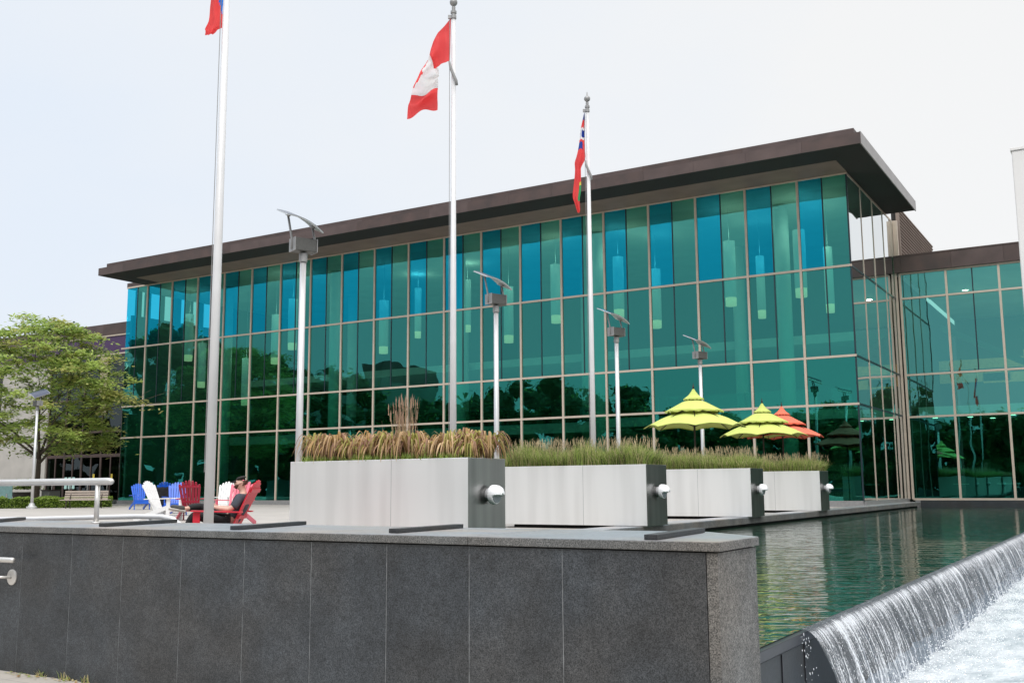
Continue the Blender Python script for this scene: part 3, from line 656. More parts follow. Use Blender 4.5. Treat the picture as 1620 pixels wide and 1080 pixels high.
for k_, i in enumerate(order):
    x, y, zb, zt = pend[i]; zt = zb + 3.3
    t = thing('pendant_lamp', f'pale cylinder lamp hanging inside the hall, {ordn[k_]} from the left behind the glass', 'pendant lamp', (x, y, zb), 0, 'cylinder lamps hanging in the hall')
    rr = .22 if i in (6, 7, 13, 15) else .29
    b = MB(); b.lathe([(rr, zb + .42), (rr, zt), (rr * .4, zt + .02)], 18, 0, (x, y, 0)); b.build('lamp_shade', [PEND], t, smooth=True)
    b = MB(); b.lathe([(rr - .02, zb), (rr - .01, zb + .415)], 18, 0, (x, y, 0)); b.build('glow_ring', [PEND_LIT], t, smooth=True)
    b = MB(); b.tube([(x, y, zt + .021), (x, y, 13.89)], .012, 5); b.build('cable', [WIRE], t)
    lg = bpy.data.lights.new('pendant_uplight', 'POINT'); lg.energy = 26; lg.color = (1, .93, .8); lg.shadow_soft_size = .3  # unseen uplight added above the shade to brighten the ceiling
    lo = bpy.data.objects.new('pendant_uplight', lg); COL.objects.link(lo); lo.parent = t; lo.location = (0, 0, zt + .35 - zb)
# louvred plant screen behind the roof
t = thing('louvre_screen', 'brown slatted plant screen on the roof behind the right end of the hall', 'screen', (-9.9, 57, 12))
b = MB()
for i in range(17): b.obox((-9.95, 62.6, 11.9 + i * .19), (.05, 0, .03), (0, 5.6, 0), (0, 0, .035))
b.build('slats', [SOFFIT_IN], t)
b = MB(); b.box(-10.3, -10.1, 57, 68.2, 11.6, 15.0); b.build('backing', [SOFFIT], t)
b = MB(); b.box(-10.02, -9.86, 56.75, 56.98, 11.6, 15.08); b.build('edge_post', [SOFFIT_IN], t)

# ------------------------------------------------------------------ right glass wing
wing = thing('wing_building', 'lower glass wing with bronze parapet behind the pool on the right', 'building', (0, 56, PLAZA))
wx = [-9.86, -7.60, -5.11, -2.62, -.13, 2.36, 4.85, 7.34, 9.83, 12.32, 14.81, 17.3, 19.8, 22.3, 24.8, 27.3, 29.8, 32.3]
WR = 32.4
for a, c in zip(wx[:-1], wx[1:]):
    for r_ in range(4):
        zt, zb = WZ[r_], WZ[r_ + 1]; j = [rnd.uniform(-.004, .004) for _ in range(4)]
        b = MB(); b.face([(a, YW + j[0], zb), (c, YW + j[1], zb), (c, YW + j[3], zt), (a, YW + j[2], zt)])
        wv = b.build('window', [GL_WING if r_ < 3 else GL_LOW], wing)
        if r_ < 2 and a > -9:
            m = (a + c) / 2; d = MB(); d.box(m - .03, m + .03, YW - .02, YW + .03, zb + .05, zt - .05); d.build('divider', [DIVIDER], wv)
for x in wx:
    b = MB(); b.box(x - .055, x + .055, YW - .078, YW + .06, WZ[4], WZ[0]); b.build('mullion', [FRAME], wing)
for z in WZ:
    b = MB(); b.box(wx[0], wx[-1] + .1, YW - .07, YW + .055, z - .05, z + .05); b.build('transom', [FRAME], wing)
b = MB(); b.box(-9.75, WR, 55.84, 56.1, -1.3, WZ[4] - .052); b.build('plinth', [GREY_METAL], wing)
b = MB()
b.box(-10.1, -9.752, 55.80, 56.1, 11.068, 11.93, 0)
for i in range(17): b.box(-9.75 + i * 2.47 + .004, -9.75 + (i + 1) * 2.47 - .004, 55.80, 56.1, 11.068, 11.93, i % 2)
b.box(-10.1, WR + .1, 55.78, 56.15, 11.932, 12.0, 0); b.build('fascia', [BRONZE, BRONZE2], wing)
b = MB(); b.box(-9.7, WR, 56.11, 80, 11.1, 11.8); b.build('roof', [BRONZE], wing)
b = MB(); b.box(-9.7, WR, 56.1, 79, 10.98, 11.09); b.box(-9.7, WR, 58.2, 79, 3.55, 4.1); b.build('ceiling', [INT_CEIL], wing)
b = MB(); b.box(-9.7, WR, 56.1, 79, -1.2, WZ[4] - .03); b.build('floor', [INT_FLOOR], wing)
b = MB(); b.box(-10.12, -9.98, 56.4, 79, -.8, 10.97); b.build('side_wall', [INT_DARK], wing)
b = MB(); b.box(-9.7, WR, 74, 74.3, -.8, 10.97); b.box(WR - .3, WR, 56.1, 74, -.8, 10.97); b.build('back_wall', [INT_WALL], wing)
b = MB()
for (x, z, w_) in ((-7, 7.3, 3), (-3, 7.7, 2.2), (-8, 6.5, 2), (-4.5, 6.4, 3)): b.box(x - w_, x + w_, 68, 68.2, z - .30, z + .30)
b.build('timber_panel', [pbr('warm_timber', (.62, .42, .2), .7)], wing)
b = MB(); b.obox((-6.2, 62, 7.4), V(2.6, 0, -1.4), V(0, .7, 0), V(.06, 0, .13)); b.obox((-2.6, 63, 7.2), V(2.2, 0, -1.5), V(0, .7, 0), V(.06, 0, .13)); b.build('stair_flight', [INT_WALL], wing)
for x, y in ((-9, 58.9), (-7.3, 59.2), (-5.2, 58.8), (-2.9, 59.2), (-6.4, 61), (-4, 62)):
    b = MB(); b.lathe([(.13, 3.53), (.13, 3.548)], 12, 0, (x, y, 0)); b.build('ceiling_spot', [CEIL_LIT], wing)
for x in (-7.5, -4.2, -1.0, 3.0):  # upper spots and area lamps added to brighten the wing interior
    b = MB(); b.lathe([(.16, 10.955), (.16, 10.979)], 12, 0, (x, 62.5, 0)); b.build('ceiling_spot', [CEIL_LIT], wing)
    lg = bpy.data.lights.new('wing_fill_light', 'AREA'); lg.shape = 'DISK'; lg.size = .3; lg.energy = 90; lg.color = (1, .88, .66)
    lo = bpy.data.objects.new('wing_fill_light', lg); COL.objects.link(lo); lo.parent = wing; lo.location = (x, 62.5 - 56, 10.95 - PLAZA)
for i, (x, y) in enumerate(((-7.9, 58.6), (-5.9, 59.6), (-4.3, 58.4), (-3.1, 60.2))):
    t = thing('cafe_table', 'small round cafe table standing inside the glass wing behind the pool', 'table', (x, y, WZ[4]), 0, 'cafe tables inside the wing')
    b = MB(); b.lathe([(.38, -.02), (.40, 0), (.38, .02)], 18, 0, (x, y, 0)); b.build('tabletop', [COLUMN], t)
    b = MB(); b.lathe([(.24, -.78), (.24, -.765), (.03, -.74), (.03, -.022)], 12, 0, (x, y, 0)); b.build('pedestal', [GREY_METAL], t)

# pale pylon at the right edge
t = thing('concrete_pylon', 'tall pale concrete pylon cut off by the right edge', 'pylon', (-.8, 31, LOW))
b = MB(); b.box(-2.2, .9, 30, 32.4, -2.4, 8.98); b.build('shaft', [PYLON], t, bevel=.03)
b = MB(); b.box(-2.23, .93, 29.97, 32.43, 8.982, 9.06); b.build('cap', [PYLON], t, bevel=.01)

# ------------------------------------------------------------------ left wing with entrance
lw = thing('entrance_building', 'lower bronze and purple building with glass entrance behind the left tree', 'building', (-75, 48, PLAZA))
YL = 48.0
b = MB()
for i in range(18): b.box(-104 + i * 2.48 + .005, -104 + (i + 1) * 2.48 - .005, YL - .12, YL + .2, 11.26, 12.09, i % 2)
b.build('fascia', [BRONZE, BRONZE2], lw)
b = MB(); b.box(-104, -59.4, YL + .21, 75, 9.9, 12.0); b.build('roof', [BRONZE], lw)
for z in (11.20, 9.82):
    b = MB(); b.box(-104, -59.36, YL - .10, YL + .1, z - .05, z + .05); b.build('metal_strip', [FRAME], lw)
b = MB(); b.box(-104, -59.36, YL - .03, YL + .1, 9.875, 11.145); b.build('purple_panel', [PURPLE], lw)
b = MB(); b.box(-76.3, -70.3, YL - .15, YL + .3, PLAZA, 9.76)
b.build('concrete_wall', [CONCRETE], lw)
b = MB(); b.box(-104, -76.31, YL - .05, YL + .1, 3.4, 4.9); b.build('lower_purple_panel', [PURPLE], lw)
b = MB(); b.box(-104, -76.31, YL + .11, YL + .2, 4.9, 9.76); b.box(-104, -76.31, YL + .11, YL + .2, PLAZA, 3.39); b.build('dark_panel', [INT_DARK], lw)
b = MB(); b.face([(-104, YL, PLAZA), (-76.31, YL, PLAZA), (-76.31, YL, 3.39), (-104, YL, 3.39)]); b.build('window', [GL_DARK], lw)
ex = [-70.29, -68.2, -66.2, -64.0, -61.8, -59.4]; ez = [PLAZA + .02, 2.52, 4.2, 6.6, 9.76]
for a, c in zip(ex[:-1], ex[1:]):
    for z0, z1 in zip(ez[1:-1], ez[2:]):
        b = MB(); b.face([(a, YL, z0), (c, YL, z0), (c, YL, z1), (a, YL, z1)]); b.build('window', [GL_DARK], lw)
for a, c in zip(ex[:-1], ex[1:]):
    b = MB(); b.face([(a + .08, YL + .02, ez[0]), (c - .08, YL + .02, ez[0]), (c - .08, YL + .02, 2.4), (a + .08, YL + .02, 2.4)]); dr = b.build('door', [GL_DARK], lw)
    b = MB(); b.box(a + .01, a + .085, YL - .04, YL + .06, ez[0], 2.44); b.box(c - .085, c - .01, YL - .04, YL + .06, ez[0], 2.44); b.box(a + .086, c - .086, YL - .038, YL + .058, 2.36, 2.44); b.box((a + c) / 2 - .05, (a + c) / 2 + .05, YL - .036, YL + .056, ez[0], 2.358)
    b.build('door_frame', [BRONZE], dr)
    b = MB(); b.box(lerp(a, c, .42), lerp(a, c, .44), YL - .1, YL - .06, .0, .7); b.build('handle', [RAIL], dr)
for z in ez[1:]:
    b = MB(); b.box(-70.29, -59.4, YL - .05, YL + .05, z - .07, z + .07); b.build('transom', [BRONZE], lw)
for x in ex:
    b = MB(); b.box(x - .06, x + .06, YL - .06, YL + .06, 2.48, 9.76); b.build('mullion', [BRONZE], lw)
b = MB(); b.box(-104, -59.4, 54, 54.2, PLAZA, 9.76); b.box(-70.2, -59.4, 48.3, 54, 4.25, 4.55); b.box(-70.6, -70.35, 48.31, 53.99, PLAZA, 9.76); b.box(-104.2, -104, 48.2, 54.2, PLAZA, 9.76); b.build('inner_wall', [INT_DARK], lw)
b = MB(); b.box(-64.4, -63.6, YL - .12, YL - .07, 5.4, 9.76); b.build('stone_panel', [pbr('tan_stone', (.42, .36, .24), .8)], lw)
# green wall sticker band on the doors
for i, x in enumerate((-67.9, -67.45, -67.0)):
    b = MB(); b.box(x - .15, x + .15, YL - .012, YL - .006, .1, .95); o = b.build('notice', [pbr('mint_notice', (.4, .62, .58), .6)] if i == 0 else [MATS['mint_notice']], lw)
for i, x in enumerate((-64.6, -62.6)):
    b = MB(); b.box(x - .1, x + .1, YL - .10, YL - .09, .55, .8, 0); b.box(x - .1, x + .1, YL - .10, YL - .09, .802, 1.15, 1); b.build('notice', [CONCRETE, FL_YEL], lw)

# ------------------------------------------------------------------ planters with end lamps and planting
PX0, PX1 = -13.2, -9.3
PY = [13.93, 21.05, 28.28, 35.70]
PT, PB = .485, -.87
def blade(b, base, h, lean, wd, mi, segs=3, droop=1.0, tw=None):
    a = rnd.random() * 6.283 if tw is None else tw; dx, dy = math.cos(a), math.sin(a)
    n = len(b.v); wx_, wy_ = -dy * wd, dx * wd
    for i in range(segs + 1):
        t = i / segs; o_ = lean * t ** 1.7; z = h * (t - .32 * droop * t ** 3 * min(1, lean / max(h, .01)))
        k_ = (1 - t) ** .7 if i < segs else .06
        x, y = base[0] + dx * o_, base[1] + dy * o_
        b.v += [(x - wx_ * k_, y - wy_ * k_, base[2] + z), (x + wx_ * k_, y + wy_ * k_, base[2] + z)]
    for i in range(segs):
        q_ = n + 2 * i; b.f.append((q_, q_ + 1, q_ + 3, q_ + 2)); b.m.append(mi)
lamp_proto = None
plab = ['nearest steel planter, full of drooping brown strap leaves', 'second nearest steel planter, topped with green grass left of the pool', 'third steel planter from the camera, topped with grass below the tall lime parasol', 'farthest and smallest steel planter, topped with grass near the glass corner']
llab = ['white round hooded lamp on the end of the nearest planter', 'white hooded lamp on the end of the second nearest planter', 'white hooded lamp on the dark end of the third planter', 'white hooded lamp on the end of the farthest planter']
glab = [None, 'thick green and straw grass growing from the second nearest planter', 'green grass growing from the third planter below the lime parasols', 'green grass growing from the farthest planter']
for i, y in enumerate(PY):
    t = thing('steel_planter', plab[i], 'planter', ((PX0 + PX1) / 2, y + .58, PLAZA), 0, 'steel planters along the pool')
    b = MB(); y1 = y + 1.15; wth = .03
    b.box(PX0, PX1, y, y + wth, PB, PT); b.box(PX0, PX1, y1 - wth, y1, PB, PT); b.box(PX0, PX0 + wth, y + wth, y1 - wth, PB, PT); b.box(PX1 - wth, PX1, y + wth, y1 - wth, PB, PT); b.box(PX0 + wth, PX1 - wth, y + wth, y1 - wth, PB, PB + .05)
    b.build('box', [STEEL], t, bevel=.006)
    b = MB(); b.box(PX1 + .001, PX1 + .006, y + .004, y1 - .004, PB + .003, PT - .003); b.build('end_shade_panel', [STEEL_END], t)  # added skin that darkens the end face like a dim reflection
    b = MB(); b.box(PX0 + 2.32, PX0 + 2.327, y - .0012, y + .01, PB + .004, PT - .004); b.build('seam', [GREY_METAL], t)
    b = MB(); b.box(PX0 + wth, PX1 - wth, y + wth, y1 - wth, PT - .25, PT - .04); b.build('soil', [SOIL], t)
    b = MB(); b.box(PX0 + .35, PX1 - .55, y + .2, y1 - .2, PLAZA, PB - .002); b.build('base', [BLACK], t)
    # end lamp
    lx, ly, lz = PX1 + .006, y + .60, -.12
    if lamp_proto is None:
        lt = thing('wall_lamp', llab[0], 'wall lamp', (lx + .001, ly, lz), 0, 'hooded lamps on the planter ends')
        b = MB(); b.lathe([(.13, .0), (.13, .10), (.145, .115)], 24, 0, (0, 0, 0), 'X'); b.build('mount', [LAMP_WHITE], lt, world=False, smooth=True)
        b = MB(); n0 = 24; prof = [(.188, .116), (.195, .15), (.193, .22), (.180, .30), (.150, .365), (.10, .41), (.04, .432)]
        # hood: full ring at the back, upper half carried forward
        for ri, (rr, h) in enumerate(prof):
            for k_ in range(n0):
                a = 2 * math.pi * k_ / n0; z = rr * math.sin(a); yy = rr * math.cos(a)
                lim = .245 if z < -.015 else h
                b.v.append((min(h, lim), yy, z))
        for ri in range(len(prof) - 1):
            for k_ in range(n0):
                k2 = (k_ + 1) % n0; b.f.append((ri * n0 + k_, ri * n0 + k2, (ri + 1) * n0 + k2, (ri + 1) * n0 + k_)); b.m.append(0)
        b.f.append(tuple((len(prof) - 1) * n0 + k_ for k_ in range(n0))); b.m.append(0); b.f.append(tuple(reversed(range(n0)))); b.m.append(0)
        b.build('hood', [LAMP_WHITE], lt, world=False, smooth=False)
        b = MB(); n = 14; b.v.append((.262, 0, -.018))
        for k_ in range(n + 1):
            a = math.pi + math.pi * k_ / n; b.v.append((.262, .155 * math.cos(a), -.018 + .145 * math.sin(a)))
        for k_ in range(n): b.f.append((0, k_ + 1, k_ + 2)); b.m.append(0)
        m0 = len(b.v); b.v += [(p[0] - .02, p[1], p[2]) for p in b.v[:m0]]
        for k_ in range(n): b.f.append((k_ + 1, m0 + k_ + 1, m0 + k_ + 2, k_ + 2)); b.m.append(0)
        b.build('lens', [LAMP_LENS], lt, world=False)
        for ch in lt.children:
            for v in ch.data.vertices: v.co.x *= .68; v.co.y *= .84; v.co.z *= .84
        lamp_proto = lt
    else:
        lt = copy_tree(lamp_proto); lt.location = (lx + .001, ly, lz); lt['label'] = llab[i]
    if i > 0:
        b = MB(); rnd.seed(40 + i)
        for _ in range(7600):
            x = lerp(PX0 + .02, PX1 - .02, rnd.random()); yy = y + .05 + rnd.random() * 1.07
            edge = min(1, (x - PX0) / .3, (PX1 - x) / .3); hh = (.55 + .24 * mnoise.noise((x * 1.7, yy * 1.5, i)) + .05 * rnd.gauss(0, 1)) * (.82 + .18 * max(0, edge))
            q_ = rnd.random(); mi = 0 if q_ < .52 else (2 if q_ < .78 else 1)
            tw = None
            if yy < y + .2 and rnd.random() < .6: tw = -1.57 + rnd.uniform(-.9, .9)
            if x < PX0 + .25 and rnd.random() < .6: tw = 3.14 + rnd.uniform(-.8, .8)
            if x > PX1 - .25 and rnd.random() < .6: tw = rnd.uniform(-.8, .8)
            blade(b, (x, yy, PT - .06), max(.2, hh), rnd.uniform(.08, .42), rnd.uniform(.004, .008), mi, 4, 1.5, tw)
        for _ in range(420):
            x = lerp(PX0 + .05, PX1 - .05, rnd.random()); yy = y + .06 + rnd.random() * 1.0
            hh = rnd.uniform(.5, .76); a = rnd.random() * 6.28; l = rnd.uniform(.05, .3)
            blade(b, (x, yy, PT - .06), hh, l, .003, 3, 3, .6, a)
            px, py = x + math.cos(a) * l, yy + math.sin(a) * l; zz = PT - .06 + hh * .92
            for s_ in range(4): blade(b, (px, py, zz - .10 + s_ * .03), .08, .04, .006, 3, 2, .5)
        o = b.build('grass', [GR_A, GR_B, GR_C, GR_D], None); tag(o, glab[i], 'grass', kind='stuff')
# drooping strap-leaf clumps in the nearest planter
rnd.seed(11)
protos = []
for v_ in range(5):
    b = MB()
    for _ in range(105):
        a = rnd.random() * 6.283; ln = .5; rise = rnd.uniform(.30, .56); wd = rnd.uniform(.009, .019); mi = rnd.choices((0, 1, 2, 3), (5, 3, 3, 3))[0]
        dx, dy = math.cos(a), math.sin(a); n = len(b.v); segs = 8; sp = rnd.uniform(.20, .48); kk = rnd.uniform(1.1, 2.0)
        for i in range(segs + 1):
            t = i / segs
            o_ = sp * (1 - (1 - t) ** 1.6); z = rise * (math.sin(min(t * 1.7, 1) * math.pi * .5)) - max(0, t - .38) ** 1.4 * rise * kk
            wv_ = wd * (math.sin(math.pi * min(1, t * .9 + .12)) ** .6) + .001
            b.v += [(dx * o_ - dy * wv_, dy * o_ + dx * wv_, z), (dx * o_ + dy * wv_, dy * o_ - dx * wv_, z + .006)]
        for i in range(segs):
            q_ = n + 2 * i; b.f.append((q_, q_ + 1, q_ + 3, q_ + 2)); b.m.append(mi)
    protos.append(b)
cl = []
for v_, b in enumerate(protos):
    o = b.build('drooping_plant', [DR_A, DR_B, DR_C, DR_D], None); cl.append(o)
k_ = 0
for row, yy in ((0, 14.34), (1, 14.60), (2, 14.86)):
    for i in range(9):
        x = -12.88 + i * .42 + (row % 2) * .16
        if x > -9.5: continue
        o = cl[k_] if k_ < 5 else cl[k_ % 5].copy()
        if k_ >= 5: COL.objects.link(o)
        s = rnd.uniform(.80, 1.12); o.location = (x, yy, PT - .05); o.rotation_euler = (0, 0, rnd.random() * 6.28); o.scale = (s, s, s * rnd.uniform(.92, 1.12))
        tag(o, 'brown and olive strap leaf clump drooping in the nearest planter', 'plant', 'drooping clumps in the nearest planter'); k_ += 1
b = MB()
for _ in range(150):
    x = rnd.uniform(PX0 + .1, PX1 - .1); y = rnd.uniform(13.98, 14.25)
    for s_ in range(8): blade(b, (x + rnd.gauss(0, .03), y + rnd.gauss(0, .02), PT - .06), rnd.uniform(.08, .2), rnd.uniform(.03, .1), .016, rnd.choice((0, 1)), 2, .5)
o = b.build('underplanting', [LEAF_A, LEAF_B]); tag(o, 'low green leaves under the drooping clumps in the nearest planter', 'ground cover', kind='stuff')
b = MB()
for _ in range(85):
    x = rnd.gauss(0, .10); y = rnd.gauss(0, .08); h = rnd.uniform(.7, 1.22); a = rnd.random() * 6.28; l = rnd.uniform(.02, .16) + (.14 if rnd.random() < .12 else 0)
    blade(b, (x, y, 0), h, l, .006, 0 if rnd.random() < .8 else 1, 4, .1, a)
    if rnd.random() < .7:
        for s_ in range(5): blade(b, (x + math.cos(a) * l * .9, y + math.sin(a) * l * .9, h * .85 + s_ * .025), .11, .02, .009, 0, 2, .2)
o = b.build('reed_tuft', [REED, GR_B]); o.location = (-10.98, 14.4, PT - .05); tag(o, 'tall dry reed tuft rising from the middle of the nearest planter', 'reed')

# ------------------------------------------------------------------ flagpoles and flags
def cloth_rows(rows, ncol, color, fold, mats, name, org, pull=0.0):
    """rows: list of (z, xL, xR); cloth hangs in the RIGHT/Z plane with depth folds"""
    b = MB(); n0 = len(rows); sub = 6; rr = []
    for i in range(n0 - 1):
        for k in range(sub):
            t = k / sub; rr.append(tuple(lerp(rows[i][q_], rows[i + 1][q_], t) for q_ in range(3)))
    rr.append(rows[-1])
    for i, (z, xl, xr) in enumerate(rr):
        for j in range(ncol + 1):
            t = j / ncol; x = lerp(xr, xl, t); v = i / (len(rr) - 1)
            d = fold * math.sin(t * 7.5 + v * 2.2) * (.35 + .65 * t) + .3 * fold * math.sin(v * 9 + t * 3) + pull * t
            p = V(*org) + RIGHT * (x + .012 * math.sin(v * 21 + t * 2)) + FWD0 * d + V(0, 0, z + .02 * math.sin(t * 9 + 1) * (.3 + v))
            b.v.append(tuple(p))
    for i in range(len(rr) - 1):
        for j in range(ncol):
            a = i * (ncol + 1) + j; b.f.append((a, a + ncol + 1, a + ncol + 2, a + 1))
            z = (rr[i][0] + rr[i + 1][0]) / 2; t = (j + .5) / ncol; x = lerp((rr[i][2] + rr[i + 1][2]) / 2, (rr[i][1] + rr[i + 1][1]) / 2, t)
            b.m.append(color(x, z, t))
    return b.build(name, mats, None, smooth=True)
poles = [(-11.72, 10.68, 'near flagpole at the left in front of the red chairs, cut off at the top'), (-11.82, 17.16, 'middle flagpole rising behind the nearest planter'), (-11.90, 23.65, 'farthest flagpole with its ball top in view, above the second planter')]
for i, (x, y, lab) in enumerate(poles):
    t = thing('flagpole', lab, 'flagpole', (x, y, PLAZA), 0, 'flagpoles on the plaza')
    b = MB(); b.tube([(x, y, PLAZA), (x, y, 3), (x, y, 10.02)], [.074, .066, .044], 18); b.build('pole', [WHITE_METAL], t, smooth=True)
    b = MB(); b.lathe([(.17, PLAZA), (.17, PLAZA + .03), (.10, PLAZA + .07), (.085, PLAZA + .10)], 18, 0, (x, y, 0)); b.build('base_flange', [GREY_METAL], t)
    b = MB(); b.lathe([(.062, 10.021), (.062, 10.09), (.05, 10.10), (.05, 10.13), (.066, 10.14), (.066, 10.19), (.04, 10.21), (.04, 10.29)], 16, 0, (x, y, 0)); b.obox(V(x, y, 10.06) - RIGHT * .07, RIGHT * .05, FWD0 * .02, V(0, 0, .04)); b.build('truck', [GREY_METAL], t)
    b = MB(); pr = [(.02, 10.291)]; pr += [(.085 * math.sin(a), 10.395 - .085 * math.cos(a)) for a in [math.pi * k / 10 for k in range(1, 10)]] + [(.018, 10.50), (.012, 10.57), (.003, 10.60)]
    b.lathe(pr, 18, 0, (x, y, 0)); b.build('ball_finial', [GREY_METAL], t, smooth=True)
    b = MB(); c0 = V(x, y, 0) - RIGHT * .085
    b.tube([c0 + V(0, 0, z) for z in (10.02, 6, 2, .25)], .006, 5); b.build('halyard', [ROPE], t)
    if i: # grey counterweight sleeve below the flag
        zz = 9.98 - (.98 if i == 1 else 1.36); b = MB()
        b.tube([V(x, y, zz + .02) - RIGHT * .085 - FWD0 * .085, V(x, y, zz - .15) - RIGHT * .05 - FWD0 * .09, V(x, y, zz - .42) + RIGHT * .06 - FWD0 * .10, V(x, y, zz - .52) + RIGHT * .075 - FWD0 * .10], [.022, .034, .034, .03], 8); b.build('sleeve', [ROPE], t, smooth=True)
# middle flag: red, white, red, blown to the left and folded
b = MB(); secs = [(0, (-.055, 0), (-.08, -.977), 0), (.06, (-.19, -.14), (-.17, -1.02), .03), (.13, (-.33, -.36), (-.27, -1.07), -.08), (.20, (-.43, -.58), (-.35, -1.13), -.12), (.25, (-.488, -.745), (-.419, -1.188), -.14), (.275, (-.54, -.85), (-.33, -1.13), .02), (.40, (-.68, -1.12), (-.315, -1.26), .12), (.55, (-.79, -1.40), (-.325, -1.40), .05), (.72, (-.903, -1.696), (-.336, -1.544), .10), (.86, (-.965, -1.97), (-.345, -1.80), -.04), (1, (-1.007, -2.217), (-.347, -2.038), .06)]
org = V(poles[1][0], poles[1][1], 10.05); NU, NV = 60, 18
def sec_at(u):
    for a, c in zip(secs[:-1], secs[1:]):
        if u <= c[0]: k = (u - a[0]) / (c[0] - a[0]); return [lerp(a[1][0], c[1][0], k), lerp(a[1][1], c[1][1], k), lerp(a[2][0], c[2][0], k), lerp(a[2][1], c[2][1], k), lerp(a[3], c[3], k)]
for i in range(NU + 1):
    s_ = sec_at(i / NU); u = i / NU
    for j in range(NV + 1):
        v = j / NV; x = lerp(s_[0], s_[2], v); z = lerp(s_[1], s_[3], v) + .05 * math.sin(u * 11 + v * 5) * math.sin(math.pi * v)
        d = s_[4] + .09 * math.sin(v * 6.5 + u * 8) * min(1, u * 4) + .04 * math.sin(u * 26 + v * 3)
        b.v.append(tuple(org + RIGHT * x + FWD0 * d + V(0, 0, z)))
leaf_hw = [(.30, .02), (.36, .10), (.42, .07), (.47, .17), (.52, .10), (.57, .14), (.62, .05), (.68, .02)]
for i in range(NU):
    for j in range(NV):
        a = i * (NV + 1) + j; b.f.append((a, a + 1, a + NV + 2, a + NV + 1)); u = (i + .5) / NU; v = (j + .5) / NV
        hw = 0
        for p, q_ in zip(leaf_hw[:-1], leaf_hw[1:]):
            if p[0] <= u <= q_[0]: hw = lerp(p[1], q_[1], (u - p[0]) / (q_[0] - p[0]))
        b.m.append(0 if (u < .262 or u > .73 or v < hw * .95) else 1)
o = b.build('flag', [FL_RED, FL_WHITE], None, smooth=True); tag(o, 'red and white flag blowing left from the middle flagpole', 'flag')
def col3(x, z, t):
    if z > -1.0:
        if z > -.20: return 1
        if z > -.40: return 0 if t > .25 else 2
        if z > -.48: return 2
        if z > -.66: return 1 if t < .62 else 2
        if z > -.74: return 2
        if z > -.80: return 0
        return 1 if t > .35 and z > -.97 else 0
    if -2.42 < z < -1.95 and t < .26: return 3 if z < -2.02 else 4
    return 0
o = cloth_rows([(0.02, -.10, -.075), (-.4, -.17, -.075), (-.8, -.235, -.078), (-1.2, -.32, -.074), (-1.36, -.35, -.11), (-1.55, -.365, -.19), (-2.1, -.41, -.215), (-2.35, -.42, -.23), (-2.62, -.36, -.235), (-2.76, -.30, -.26)], 14, col3, .07, [FL_RED, FL_BLUE, FL_WHITE, FL_GREEN, FL_YEL], 'flag', (poles[2][0], poles[2][1], 9.98))
tag(o, 'red flag with small blue and white canton hanging furled on the farthest flagpole', 'flag')
o = cloth_rows([(1.9, -.30, -.05), (1.2, -.22, -.05), (.5, -.24, -.05), (0, -.26, -.05), (-.30, -.30, -.045), (-.46, -.32, -.04), (-.50, -.325, -.13), (-.59, -.30, -.22)], 14, lambda x, z, t: 1 if x > -.12 + max(0, -z) * .27 - max(0, z) * .05 and z > -.30 else 0, .07, [FL_RED, FL_SKYB], 'flag', (poles[0][0], poles[0][1], 7.67))
tag(o, 'red and blue flag hanging at the top edge beside the near flagpole', 'flag')

